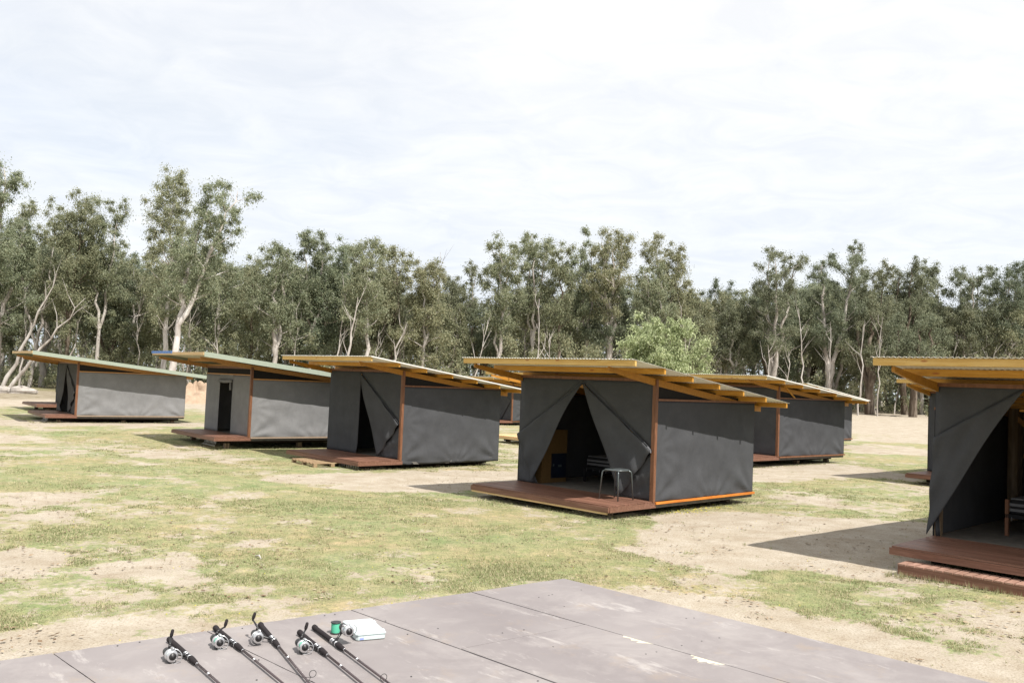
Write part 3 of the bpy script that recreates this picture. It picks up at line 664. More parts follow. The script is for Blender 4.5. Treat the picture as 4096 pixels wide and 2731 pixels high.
# pallet
a=loc('C',-.23,-1.19*.8789,-.2); b_=loc('C',2.19,-1.95*.8789,-.2)
p0=on_z(1100+150*.4422,1380+1035*.4422,.06); p1=on_z(1100+350*.4422,1380+1082*.4422,.06)
ang=math.atan2(p1.y-p0.y,p1.x-p0.x); zg=float(gz(p1.x,p1.y))
pal=empty('pallet',(p0.x,p0.y,zg),ang); tag(pal,'rough timber pallet lying on the grass below a deck','pallet')
PLN=(p1-p0).length; PLN=min(max(PLN,1.0),1.5)
for i in range(7):
    m=MB(); m.box(i*(PLN-.1)/6,i*(PLN-.1)/6+.1,0.0,1.1,.105,.125); m.build('slat',M['pallet_wood'],pal)
for y in (.0,.5,1.0):
    for x in (0,PLN/2-.05,PLN-.1):
        m=MB(); m.box(x,x+.1,y,y+.1,.02,.085); m.build('block',M['pallet_wood'],pal)
    m=MB(); m.box(0,PLN,y,y+.1,.086,.104); m.build('stringer',M['pallet_wood'],pal)
    m=MB(); m.box(0,PLN,y,y+.1,.0,.019); m.build('stringer',M['pallet_wood'],pal)
# beds and cabinet
def bed(key,u,v,w,l,label,leg='black',rot=0):
    p=loc(key,u,v,-.011); r=empty('bed',p,-CAB[key][2]+rot); tag(r,label,'bed')
    m=MB(); m.box(0,w,0,l,.28,.34); m.build('bed_frame',M['mattress_dark'],r)
    for x in (.0,w-.05):
        for y in (.0,l-.05):
            m=MB(); m.box(x,x+.05,y,y+.05,0,.56 if leg!='black' else .279); m.build('leg',M['merbau_trim' if leg!='black' else 'black'],r)
    m=MB()
    for i in range(10): x=.1+i*(w-.2)/9; m.tube([(x,-.012,.30),(x,-.012,.24)],.006,5)
    m.build('slat_clips',M['white'],r)
    m=MB(); m.box(.055,w-.055,.055,l-.055,.345,.56); mt=m.build('mattress',M['mattress_dark'],r,bevel=.02)
    for z in (.38,.46):
        m=MB(); m.box(.045,w-.045,.045,l-.045,z,z+.045); m.build('white_band',M['white'],mt,bevel=.008)
    m=MB(); m.box(.06,w-.06,.06,l-.06,.562,.585); m.build('topper',M['white'],mt,bevel=.01)
bed('D',.66,1.45,1.9,1.4,'mattress bed inside the central cabin behind the stool')
bed('E',.64,1.15,1.9,1.3,'striped mattress bed with red wooden legs in the nearest cabin',leg='wood')
p=loc('D',.04,.19,-.011); c=empty('cabinet',p,-.8034); tag(c,'pale plywood cabinet with navy door inside the central cabin','cabinet')
m=MB(); m.box(0,.5,0,.80,0,1.16); m.build('carcass',M['cabinet_ply'],c); m=MB(); m.box(.502,.515,.30,.78,.10,.64); dr=m.build('door',M['navy'],c)
m=MB(); m.box(.516,.522,.34,.38,.36,.41); m.box(.516,.520,.50,.62,.34,.39); m.build('handle',M['steel'],dr)

# ------------------------------------------------------------ foreground platform
ZP=.90
c0=on_z(2256,2312,ZP); cl=on_z(210,2610,ZP); dirL=(cl-c0); dirL.z=0; dirL.normalize(); pr=on_z(3700,2664,ZP); dirR=(pr-c0); dirR.z=0; dirR.normalize()
plat=empty('plywood_platform',(c0.x,c0.y,0)); tag(plat,'raised worn purple brown plywood platform under the fishing rods','platform')
ang=math.atan2(dirL.y,dirL.x); plat.rotation_euler=(0,0,ang)   # local x: along the left edge, local y -> dirR side
sgn=1 if Vector((-math.sin(ang),math.cos(ang),0)).dot(dirR)>0 else -1
CT=dirL.dot(dirR); ST=math.sqrt(1-CT*CT)
def pm(x,y): return (x+y*CT,sgn*y*ST)
def uv_(q):
    d=q-c0; b_=(d.dot(dirR)-CT*d.dot(dirL))/(1-CT*CT); return d.dot(dirL)-CT*b_,b_
print('platform angle',math.degrees(math.acos(CT)))
def plymat():
    m,nt,b=mat('worn_film_faced_plywood',.62,.25)
    n=tex(nt,1.1,6,.6); n2=tex(nt,7,8,.75,stretch=(1,.3,1),dist=.25); n3=tex(nt,38,5,.7); n4=tex(nt,1.9,7,.72,dist=.35)
    c=ramp(nt,n,[(.3,(.19,.170,.168)),(.7,(.255,.233,.227))])
    c=mixc(nt,c,(.33,.305,.29),mathn(nt,'MULTIPLY',ramp(nt,n4,[(.47,(0,0,0)),(.70,(1,1,1))]),.6))
    c=mixc(nt,c,(.40,.375,.355),mathn(nt,'MULTIPLY',ramp(nt,n2,[(.57,(0,0,0)),(.68,(1,1,1))]),.65))
    c=mixc(nt,c,(.52,.49,.46),mathn(nt,'MULTIPLY',ramp(nt,n3,[(.70,(0,0,0)),(.76,(1,1,1))]),.6))
    c=mixc(nt,c,(.30,.235,.17),mathn(nt,'MULTIPLY',ramp(nt,tex(nt,3.1,7,.75),[(.56,(0,0,0)),(.70,(1,1,1))]),.35))
    c=mixc(nt,c,ramp(nt,island(nt),[(0,(.93,.93,.93)),(1,(1.06,1.05,1.06))]),1.,'MULTIPLY')
    nt.links.new(c,b.inputs['Base Color']); bump(nt,b,n3,.12,.002); return m
M['ply']=plymat()
pts=[c0,on_z(1888,2367,ZP),on_z(1411,2440,ZP),on_z(825,2521,ZP),on_z(210,2610,ZP)]
cuts=[uv_(q)[0] for q in pts]; cuts.append(cuts[-1]+.9); cuts.append(cuts[-1]+.9)
LENR=3.6
jn=on_z(2270,2510,ZP); jl=uv_(jn)[1]
for i in range(len(cuts)-1):
    seams=[0,LENR] if i==0 else ([0,jl,LENR] if i==1 else [0,(jl+.0) if i==2 else jl+.35*i%1.2,LENR])
    if i==2: seams=[0,1.28*jl+.5,LENR]
    for a,b2 in zip(seams[:-1],seams[1:]):
        x0,x1=cuts[i]+.004,cuts[i+1]-.004; y0,y1=a+.004,b2-.004; z=rng.uniform(-.0015,.0015)
        m=MB()
        # slightly ragged sheet edges
        def edge(p,q,n,am):
            return [(p[0]+(q[0]-p[0])*k/n+ (rng.uniform(-am,am) if 0<k<n else 0)*(q[1]!=p[1]), p[1]+(q[1]-p[1])*k/n+(rng.uniform(-am,am) if 0<k<n else 0)*(q[0]!=p[0])) for k in range(n)]
        out=edge((x0,y0),(x1,y0),24,.006 if i in (2,3) and a==0 else .0015)+edge((x1,y0),(x1,y1),20,.0008)+edge((x1,y1),(x0,y1),8,.001)+edge((x0,y1),(x0,y0),40,.0012)
        out=[pm(x,y) for x,y in out]
        if sgn<0: out=out[::-1]
        m.prism_z(ZP-.018+z,ZP+z,out); m.build('plywood_sheet',M['ply'],plat)
# torn pale chips along the first seam
def chip(px,py,w,h):
    q=on_z(px,py,ZP); x,y=uv_(q); n=18; o=[]
    for k in range(n+1): o.append((cuts[1]+.006,y-w/2+w*k/n))
    for k in range(n,-1,-1): o.append((cuts[1]+.006+h*math.sin(math.pi*k/n)**.8*rng.uniform(.25,1.25)+.001,y-w/2+w*k/n))
    o=[pm(a,b) for a,b in o]
    if sgn>0: o=o[::-1]
    m=MB(); m.prism_z(ZP+.0018,ZP+.003,o); m.build('torn_chip',M['chip'],plat)
M['chip']=flat('bare_pale_ply',(.50,.46,.38),.8,.1)
chip(1700+760*1.0187,2250+320*1.0187,.22,.06); chip(1700+1015*1.0187,2250+406*1.0187,.22,.075)
m=MB()
for k in range(60):
    x=rng.uniform(0,cuts[-1]); y=rng.choice([.05,.35,.65,.95,1.3,1.7])+rng.uniform(-.02,.02)
    m.lathe([(.0,ZP+.0016),(.005,ZP+.0016),(.005,ZP+.0026),(.0,ZP+.0026)],(*pm(x,y),0),n=6)
m.build('screw_heads',M['black'],plat)
m=MB(); 
for x in (.03,cuts[2],cuts[4],cuts[-1]-.1): pq=[pm(x,.05),pm(x+.09,.05),pm(x+.09,LENR-.05),pm(x,LENR-.05)]; m.prism_z(ZP-.13,ZP-.021,pq if sgn>0 else pq[::-1])
m.build('joist_frame',M['post'],plat)
for x in (.04,cuts[-1]-.12):
    for y in (.07,LENR-.15):
        m=MB(); a_,b_=pm(x+.02,y); m.box(a_-.03,a_+.03,b_-.03,b_+.03,-.1,ZP-.131); m.build('post',M['post'],plat)

# ------------------------------------------------------------ fishing rods
def C6(x,y): return (500+x*.5102,2350+y*.5102)
def rod(label,butt,grip,far,side,phi,spoolmat,crank,guide=None,reelpos=.74,knob=0,arm=1):
    P0=on_z(*C6(*butt),ZP+.016); P1=on_z(*C6(*far),ZP+.012); d=(P1-P0); d.z=0; d.normalize()
    G=on_z(*C6(*grip),ZP+.016); hl=(G-P0).length
    r=empty('fishing_rod',(P0.x,P0.y,ZP+.0165),math.atan2(d.y,d.x)); tag(r,label,'fishing rod','fishing rods lying on the plywood')
    # local x to the tip, local y to the left of that direction
    L=2.1
    s=hl/.46
    m=MB(); m.lathe([(.0,0),(.012,.001),(.0165,.008),(.0165,.028),(.0135,.034),(.0135,.27*s),(.0115,.285*s)],axis='x',n=18); m.build('butt_grip',M['foam'],r,smooth=True)
    m=MB(); m.lathe([(.0105,.283*s),(.0125,.287*s),(.0125,.37*s),(.0105,.372*s)],axis='x',n=16); seat=m.build('reel_seat',M['black'],r,smooth=True)
    for x0 in (.288,.312,.352):
        m=MB(); m.lathe([(.0125,x0*s),(.0142,x0*s+.002),(.0142,x0*s+.010),(.0125,x0*s+.012)],axis='x',n=16); m.build('seat_ring',M['silver'],r,smooth=True)
    m=MB(); m.lathe([(.012,.372*s),(.0155,.378*s),(.0150,.40*s),(.0125,.445*s),(.0105,.46*s),(.007,.463*s)],axis='x',n=18); m.build('foregrip',M['foam'],r,smooth=True)
    m=MB(); m.lathe([(.0068,.46*s),(.0062,.8),(.0045,1.4),(.0025,L)],axis='x',n=12); m.build('blank',M['blank'],r,smooth=True)
    m=MB()
    for x0 in (.47*s,.66,.67): m.lathe([(.0066,x0),(.0078,x0+.002),(.0078,x0+.006),(.0066,x0+.008)],axis='x',n=12)
    m.build('thread_wrap',M['silver'],r,smooth=True)
    gx=1.3 if guide is None else (on_z(*C6(*guide),ZP+.02)-P0).dot(d)
    for x0,rr in ((gx,.017),(gx+.45,.011)):
        m=MB(); pts=[(x0,-side*.006-side*(rr*1.2)+rr*math.cos(t),.012+rr+rr*math.sin(t)) for t in np.linspace(0,2*math.pi,20)]
        m.tube(pts,.0016,5,False); m.tube([(x0-.03,0,.006),(x0,-side*(rr*1.2)+.3*rr,.012)],.0013,5); m.tube([(x0+.03,0,.006),(x0,-side*(rr*1.2)-.3*rr,.012)],.0013,5); m.build('line_guide',M['black'],r,smooth=True)
    # reel: local frame with w pointing from the rod to the reel, n the crank axis
    ph=math.radians(phi); w=Vector((0,side*math.cos(ph),math.sin(ph))); nn=Vector((0,-side*math.sin(ph),math.cos(ph)))
    xr=.325*s; off=.092
    def Q(a,b,c): return Vector((xr+a,0,0))+w*b+nn*c      # a along rod, b outward, c along the crank axis
    R_=empty('reel',(0,0,0)) if False else None
    m=MB(); m.tube([Q(-.035,.012,0),Q(.035,.012,0)],.006,8); m.tube([Q(0,.012,0),Q(-.008,.035,0),Q(-.022,.062,0),Q(-.028,off-.012,0)],[.0075,.0065,.009,.014],10)
    # gear body
    cpts=[Q(-.075,off-.004,0),Q(-.062,off,0),Q(-.040,off,0),Q(-.018,off,0),Q(-.006,off,0)]; m.tube(cpts,[.010,.021,.025,.023,.018],14)
    reel=m.build('reel',M['black'],r,smooth=True)
    def latheQ(prof,n=24):
        mm=MB(); o=0
        for rad,a in prof:
            for k in range(n):
                t=2*math.pi*k/n; mm.v.append(tuple(Q(a,off+rad*math.cos(t),rad*math.sin(t))))
        for i in range(len(prof)-1):
            for k in range(n):
                a=i*n+k; b=i*n+(k+1)%n; mm.f.append((a,b,b+n,a+n))
        mm.f.append(tuple(range(n))[::-1]); mm.f.append(tuple((len(prof)-1)*n+k for k in range(n))); return mm
    latheQ([(.020,-.008),(.029,-.006),(.031,.004),(.031,.012),(.026,.014)]).build('rotor',M['silver'],reel,smooth=True)
    latheQ([(.024,.013),(.0245,.015),(.0245,.034),(.023,.036)]).build('line_winding',M[spoolmat],reel,smooth=True)
    latheQ([(.020,.034),(.029,.036),(.0295,.040),(.028,.043),(.019,.044)]).build('spool_lip',M['silver'],reel,smooth=True)
    latheQ([(.019,.043),(.0185,.046),(.017,.050),(.006,.0515),(.006,.053),(.004,.0535)]).build('drag_knob',M['black'],reel,smooth=True)
    # rotor arms and bail
    for sg in (1,-1):
        mm=MB(); mm.tube([Q(-.004,off,sg*.026),Q(.010,off+.003,sg*.036),Q(.030,off+.003,sg*.038),Q(.036,off+.003,sg*.036)],[.008,.007,.006,.004],8); mm.build('rotor_arm',M['black' if sg<0 else 'silver'],reel,smooth=True)
    mm=MB(); kb=knob
    pts=[]
    for t in np.linspace(0,math.pi,18): pts.append(Q(.033+.020*math.sin(t),off+ (.044*math.sin(t))*kb,.038*math.cos(t)))
    mm.tube(pts,.0024,6); mm.build('bail_wire',M['silver'],reel,smooth=True)
    # crank
    ca=math.radians(crank); ax=Vector((math.cos(ca),0,0)); 
    def K(t,c): return Q(-.040+t*math.cos(ca),off+t*math.sin(ca),c)
    if not arm: return r
    mm=MB(); mm.tube([Q(-.040,off,.020),Q(-.040,off,.040)],.007,8); mm.tube([K(0,.040),K(.022,.046),K(.055,.058),K(.066,.060)],[.006,.0055,.0045,.006],8); cr_=mm.build('crank',M['black'],reel,smooth=True)
    mm=MB(); mm.tube([K(.066,.060),K(.066,.066),K(.066,.075),K(.066,.098),K(.066,.103)],[.004,.0075,.0095,.0085,.005],10)
    kk=mm.build('crank_knob',M['foam'],reel,smooth=True)
    return r
rod('leftmost fishing rod, its silver reel crank pointing up',(345,400),(550,590),(690,712),-1,12,'line_pale',-165,knob=-1)
rod('second fishing rod from the left with mint line on its reel',(705,310),(905,485),(1230,747),-1,14,'line_green',-130,knob=-1)
rod('third fishing rod with a crank arm raised highest over the grass',(1060,285),(1205,455),(1440,747),-1,16,'line_pale',160,guide=(1400,722),knob=1)
rod('fourth fishing rod with mint line reel, beside the upright reel',(1365,345),(1580,520),(1850,747),-1,14,'line_green',-150,knob=-1)
rod('rightmost fishing rod with its reel standing up against the clear box',(1480,305),(1705,480),(2050,738),1,42,'line_pale',60,guide=(2070,735),knob=1,arm=0)
# line spool
q=on_z(*C6(1650,355),ZP); sp=empty('line_spool',(q.x,q.y,ZP+.002)); tag(sp,'small spool of mint green fishing line beside the clear box','line spool')
m=MB(); m.lathe([(.026,.004),(.0265,.006),(.0265,.058),(.026,.060)],n=24); m.build('line_winding',M['line_green'],sp,smooth=True)
for z in (0,.060):
    m=MB(); n=28
    m.lathe([(.010,z),(.030,z),(.031,z+.002),(.030,z+.004),(.022,z+.0045),(.010,z+.002)],n=n); m.build('flange',M['black'],sp,smooth=True)
# tackle box
A_=on_z(1320+610*.1722,2430+775*.1722,ZP); B_=on_z(1320+1290*.1722,2430+712*.1722,ZP); Dd=(B_-A_); wbx=Dd.length
bx=empty('tackle_box',(A_.x,A_.y,ZP+.002),math.atan2(Dd.y,Dd.x)); tag(bx,'flat milky clear tackle box with compartments at the right end of the rods','tackle box')
far_=on_z(1320+880*.1722,2430+228*.1722,ZP+.045); ld=min(.30,max(.20,(far_-B_).length))
H=.036
m=MB(); pr_=[(.012,0),(wbx-.012,0),(wbx,.01),(wbx,ld-.01),(wbx-.01,ld),(.01,ld),(0,ld-.01),(0,.012)]
m.prism_z(0,H-.008,pr_); m.build('tray',M['clearbox'],bx,bevel=.003)
m=MB(); pr2=[(a+(.004 if a>wbx/2 else -.004),b+(.004 if b>ld/2 else -.004)) for a,b in pr_]; m.prism_z(H-.0075,H,pr2); m.build('lid',M['clearbox'],bx,bevel=.002)
for k in range(1,4):
    m=MB(); x=wbx*k/4; m.box(x-.001,x+.001,-.0015,-.0001,.003,H-.009); m.build('divider',M['line_pale'],bx)
M['bluebit']=flat('blue_lure',(.25,.30,.62),.5,.4); m=MB(); m.box(.02,.045,-.0012,-.0001,.004,.014); m.build('blue_lure',M['bluebit'],bx)
m=MB(); m.box(wbx+.002,wbx+.008,.04,.07,.012,H+.002); m.box(wbx+.002,wbx+.008,ld-.08,ld-.05,.012,H+.002); m.build('latch',M['clearbox'],bx)
# bark piece on the grass
q=on_z(595*1.7415,1280*1.7415,0); m=MB(); qz=float(gz(q.x,q.y))
m.tube([(q.x-.07,q.y+.06,qz+.03),(q.x,q.y,qz+.05),(q.x+.05,q.y-.08,qz+.025)],[.006,.013,.005],6); o=m.build('bark_strip',M['bark_pale'],None); tag(o,'curled piece of pale bark lying alone on the patchy grass','bark')

# ------------------------------------------------------------ sand mound, rocks
def mound(px,py,w,h,depth):
    v=ray(px,py); q=Vector((0,0,EYE))+v*(depth/v.y); z0=float(gz(q.x,q.y)); m=MB()
    def fn(u,t):
        a=u*2*math.pi; r=t; x=r*w*math.cos(a); y=r*w*.8*math.sin(a)
        return (q.x+x,q.y+y,z0-.1+(h+.1)*math.cos(r*math.pi/2)**1.1*(1+.25*math.sin(a*3+r*7)+.12*math.sin(a*9-r*13)))
    m.grid(fn,48,16); mm,nt,b=mat('orange_dirt',.95,.1); n=tex(nt,3,8,.75); nt.links.new(ramp(nt,n,[(.3,(.30,.215,.15)),(.7,(.44,.335,.245))]),b.inputs['Base Color']); bump(nt,b,n,.8,.1)
    o=m.build('dirt_mound',mm,None,smooth=True); tag(o,'heap of orange sandy dirt between the two green roofed cabins','dirt mound')
mound(786,1598,2.5,1.15,62)
for i,(px,py,s,lab) in enumerate([(10,1548,.8,'pale boulder at the extreme left edge below the trees'),(85,1556,.9,'pale flat boulder left of the far left cabin'),(40,1540,.5,'small boulder between two larger ones at the left')]):
    v=ray(px,py); q=Vector((0,0,EYE))+v*(66/v.y); z0=float(gz(q.x,q.y)); m=MB(); r2=random.Random(i)
    ph=[r2.uniform(0,6) for _ in range(4)]
    def fn(u,t):
        a=u*2*math.pi; b=t*math.pi; k=1+.15*math.sin(a*3+ph[0])+.12*math.cos(b*4+ph[1]+a)
        return (q.x+s*1.1*k*math.sin(b)*math.cos(a),q.y+s*.8*k*math.sin(b)*math.sin(a),z0+s*.1-s*.5*k*math.cos(b))
    m.grid(fn,16,10); o=m.build('boulder',M['rock'],None,smooth=False); tag(o,lab,'boulder','boulders at the left')

# ------------------------------------------------------------ trees
def leaves_np(g,centers,radii,counts,size=(.30,.07),droop=.8,flat_=.7):
    Ps=[];Ns=[]
    for (c,r,n) in zip(centers,radii,counts):
        d=g.normal(0,1,(n,3)); d/=np.linalg.norm(d,axis=1)[:,None]+1e-9
        rad=r*np.minimum(np.abs(g.normal(0,.62,n)),g.uniform(1.0,1.35,n)); p=d*rad[:,None]; p[:,2]*=flat_; p[:,2]+=np.where(d[:,2]<0,-.15*r*g.random(n),0)
        Ps.append(p+np.array(c)); Ns.append(d)
    P=np.vstack(Ps); D=np.vstack(Ns); n=len(P)
    dr=g.normal(0,.55,(n,3))+D*.45; dr[:,2]-=droop; dr/=np.linalg.norm(dr,axis=1)[:,None]
    s=np.cross(dr,g.normal(0,1,(n,3))); s/=np.linalg.norm(s,axis=1)[:,None]+1e-9
    Ln=(size[0]*g.uniform(.6,1.35,n))[:,None]; Wd=(size[1]*g.uniform(.6,1.4,n))[:,None]
    v=np.stack([P,P+dr*Ln*.45+s*Wd,P+dr*Ln,P+dr*Ln*.45-s*Wd],1).reshape(-1,3)
    return v,np.arange(n*4).reshape(-1,4)
def bez(a,b,c,n):
    t=np.linspace(0,1,n)[:,None]; return (1-t)**2*a+2*t*(1-t)*b+t*t*c
def tree_parts(seed,H,CW,base=.32,stems=2,nclump=34,dens=560,leaf=(.165,.037),tr=.165,lean=(0,0),droop=1.0,flat_=.95,crad=(.7,1.3),spire=0.,open_=0.):
    """gum: one or more leaning stems, limbs to foliage clumps kept inside a crown envelope"""
    g=np.random.default_rng(seed); m=MB(); stemsP=[]
    lean=np.array([lean[0],lean[1],0.])
    fork=H*g.uniform(.16,.34) if stems>1 else 0
    trunkdir=lean+np.append(g.normal(0,.05,2),0)
    b0=np.array([0,0,-.3]); fk=np.array([trunkdir[0]*fork,trunkdir[1]*fork,fork])
    if stems>1: 
        mid=fk*.5+np.append(g.normal(0,.12,2),0); P=bez(b0,mid,fk,6); m.tube([tuple(p) for p in P],list(np.linspace(tr*1.25,tr*.88,6)),9,False)
    for s in range(stems):
        a=2*math.pi*(s/stems)+g.uniform(-.5,.5); sp_=CW*.5*g.uniform(.2,.55)*(stems>1)
        top=np.array([lean[0]*H+math.cos(a)*sp_,lean[1]*H+math.sin(a)*sp_,H*g.uniform(.86,.95)])
        st=fk if stems>1 else b0
        mid=st+(top-st)*.5+np.array([math.cos(a),math.sin(a),0])*sp_*.35+np.append(g.normal(0,.35,2),0)
        P=bez(st,mid,top,14); wig=g.normal(0,.12,(14,3)); wig[0]=0; wig[:,2]=0; P=P+wig
        r0=tr*(.80 if stems>1 else 1.15); rad=r0*(1-np.linspace(0,1,14))**.8+.02
        m.tube([tuple(p) for p in P],list(rad),8,False); stemsP.append((P,rad))
    # clumps
    C=[];Rd=[]
    zb=H*base
    tries=0
    while len(C)<nclump and tries<4000:
        tries+=1
        t=g.random()**.8; z=zb+(H-zb)*(.04+.93*t)
        prof=math.sin(math.pi*min(1,(t*.86+.14)))**.6 if t<.75 else math.sqrt(max(0,1-((t-.62)/.40)**2))
        prof*= (1-spire*t)
        a=g.uniform(0,2*math.pi); rr=CW/2*prof*math.sqrt(g.uniform(.05,1))
        ax=lean*z
        c=np.array([ax[0]+rr*math.cos(a),ax[1]+rr*math.sin(a),z])
        if stems>1 and g.random()<.8:
            P_,_r=stemsP[int(g.integers(0,stems))]; k_=int(g.integers(4,14)); q_=P_[k_]; tt=k_/13; rl=CW*.5*(.62 if stems==2 else .5)*math.sin(math.pi*(.18+.74*tt))**.7
            c=np.array([q_[0]+rl*math.cos(a)*math.sqrt(g.random()),q_[1]+rl*math.sin(a)*math.sqrt(g.random()),q_[2]+g.uniform(-.1,.5)]); t=min(1,c[2]/H)
            if c[2]<zb: continue
        r=g.uniform(*crad)*(1.-.25*t)
        c[2]=min(c[2],H-r*.6)
        if all(np.linalg.norm((c-k)*(1,1,1.25))>.62*(r+q)*(.75+open_) for k,q in zip(C,Rd)): C.append(c);Rd.append(r)
    cc=[];cr2=[];cn=[]
    for c,r in zip(C,Rd):
        best=None
        for P,rad in stemsP:
            dd=np.linalg.norm(P-c,axis=1)+np.where(P[:,2]>c[2]-.35*np.hypot(P[:,0]-c[0],P[:,1]-c[1]),3,0)
            k=int(np.argmin(dd)); 
            if best is None or dd[k]<best[0]: best=(dd[k],P[k],rad[k])
        a=best[1]; mid=(a+c)/2+np.array([0,0,-.12*np.linalg.norm(c-a)])+g.normal(0,.2,3); Q=bez(a,mid,c,6)
        r0=min(best[2]*.6,.035+.016*np.linalg.norm(c-a)); m.tube([tuple(p) for p in Q],list(np.linspace(r0,.012,6)),5,False)
        ns=g.integers(2,5)
        for _ in range(ns):   # sub twigs
            e=c+g.normal(0,.5,3)*r; e[2]+=.2*r; m.tube([tuple(Q[4]),tuple((Q[5]+e)/2+g.normal(0,.05,3)),tuple(e)],[.014,.01,.006],4,False)
            cc.append(e);cr2.append(r*g.uniform(.42,.68));cn.append(int(dens*r*.36))
        cc.append(c);cr2.append(r);cn.append(int(dens*r*.55))
    v,f=leaves_np(g,cc,cr2,cn,leaf,droop,flat_)
    return m,v,f
def make_tree(x,y,label,group,seed,H,CW,leaf='gumleaf',bark='bark_pale',name='gum_tree',cat='tree',rz=0,**k):
    m,v,f=tree_parts(seed,H,CW,**k)
    r=empty(name,(x,y,float(gz(x,y))),rz); tag(r,label,cat,group)
    m.build('trunk',M[bark],r,smooth=True); np_mesh('crown',v,f,M[leaf],r)
    return r
def at(px2,depth):   # column of the photo (2352 wide) at a depth; returns x
    v=ray(px2*1.7415,1500); return v.x*depth/v.y
def top_h(px2,py2,depth):
    v=ray(px2*1.7415,py2*1.7415); z=EYE+v.z*depth/v.y; x=v.x*depth/v.y; return x,z-float(gz(x,depth))
FRONT=[ # x px, top px, crown width px, depth, dict, label
(-22,345,110,72,dict(stems=2,base=.25,nclump=46,lean=(.0,.0),tr=.3),'tall gum at the extreme left edge, highest on its side'),
(20,470,110,76,dict(stems=2,base=.2,nclump=40,tr=.25),'leafy gum with leaning white trunk beside the left edge'),
(95,478,120,84,dict(stems=2,base=.25,nclump=40),'dense gum left of the broad round crowned one'),
(182,450,125,80,dict(stems=2,base=.22,nclump=52),'broad round crowned gum above the far left cabin'),
(245,448,105,82,dict(stems=2,base=.25,nclump=44),'gum forming the right shoulder of the broad left crowns'),
(310,585,100,86,dict(stems=1,base=.2,nclump=36),'lower gum filling the dip left of the two tallest gums'),
(402,392,112,78,dict(stems=1,base=.30,nclump=44,spire=.35,open_=.14,tr=.22,bark='bark_white'),'very tall straight gum with sparse airy top'),
(522,414,140,72,dict(stems=2,base=.45,nclump=44,open_=.2,tr=.27,lean=(.22,0),bark='bark_white'),'very tall gum with thick white trunk leaning to the right'),
(585,600,70,84,dict(stems=1,base=.2,nclump=26),'small gum right of the leaning white trunk'),
(642,552,115,80,dict(stems=3,base=.30,nclump=42,tr=.24),'gum with pale forking trunk right of the leaning gum'),
(726,526,110,84,dict(stems=2,base=.22,nclump=46,spire=.2),'pointed gum above the second green roof'),
(790,552,80,86,dict(stems=1,base=.25,nclump=32,open_=.1),'airy gum right of the pointed one'),
(845,546,80,80,dict(stems=1,base=.35,nclump=32,open_=.1,tr=.2),'gum with straight pale trunk above the pallet cabin'),
(912,570,90,84,dict(stems=1,base=.25,nclump=38,lean=(.05,0)),'gum with a slanting pale trunk left of the bare twigs'),
(980,602,95,82,dict(stems=3,base=.2,nclump=42),'spreading gum below the bare twigs'),
(1068,604,120,92,dict(stems=2,base=.35,nclump=44),'dark domed gum just right of the bare twigs'),
(1158,524,95,84,dict(stems=3,base=.38,nclump=34,open_=.12),'high gum with stems showing, left of the middle group'),
(1228,513,120,86,dict(stems=3,base=.34,nclump=44,open_=.1),'highest rounded gum in the middle group'),
(1292,560,55,84,dict(stems=1,base=.3,nclump=22,open_=.1),'narrow wispy gum in the middle group'),
(1345,512,75,86,dict(stems=2,base=.4,nclump=28,open_=.14),'slim gum at the left of the pair above the stool cabin'),
(1405,512,130,84,dict(stems=4,base=.42,nclump=46,open_=.06,tr=.3),'wide many stemmed gum above the stool cabin'),
(1500,590,90,82,dict(stems=2,base=.2,nclump=38),'brownish gum behind the light green bush tree'),
(1535,532,105,84,dict(stems=2,base=.22,nclump=50,spire=.3),'pointed gum standing alone right of the middle group'),
(1590,660,80,86,dict(stems=2,base=.2,nclump=34),'low gum at the right foot of the pointed one'),
(1655,648,110,100,dict(stems=2,base=.2,nclump=42),'dark low gum in the dip right of the middle'),
(1700,690,90,92,dict(stems=2,base=.15,nclump=38),'dark bushy gum behind the back row cabin'),
(1785,557,140,90,dict(stems=3,base=.30,nclump=48,open_=.08,tr=.3),'broad gum left of the tallest right hand gum'),
(1918,549,150,90,dict(stems=2,base=.32,nclump=50,open_=.08,tr=.3),'tallest gum of the right hand group with a pale trunk'),
(2003,610,100,92,dict(stems=2,base=.22,nclump=38),'gum between the tallest right gum and the big dark trunked one'),
(2085,596,140,94,dict(stems=4,base=.28,nclump=50,tr=.32,bark='bark_dark'),'big spreading gum with a thick dark forked trunk'),
(2148,606,90,98,dict(stems=2,base=.3,nclump=36),'gum right of the big spreading one'),
(2228,606,110,96,dict(stems=3,base=.5,nclump=36,open_=.12),'flat topped gum with bare white stems at the right'),
(2310,600,120,96,dict(stems=3,base=.42,nclump=44,open_=.05),'gum near the right edge above the nearest cabin roof'),
(2385,598,110,96,dict(stems=2,base=.3,nclump=44),'gum cut by the right edge'),
]
GRP='gum trees of the forest edge'
for i,(px,py,wp,dep,kw,lab) in enumerate(FRONT):
    kw=dict(kw); bark=kw.pop('bark','bark_pale' if i%5!=3 else 'bark_dark'); ln=kw.get('lean',(0,0))
    xt,H=top_h(px,py,dep); CW=wp*1.7415*dep/F_PX*1.12; x=xt-ln[0]*H
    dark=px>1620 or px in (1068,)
    make_tree(x,dep,lab,GRP,100+i,H,CW,leaf='gumleaf_dark' if dark else 'gumleaf',bark=bark,dens=560,**kw)
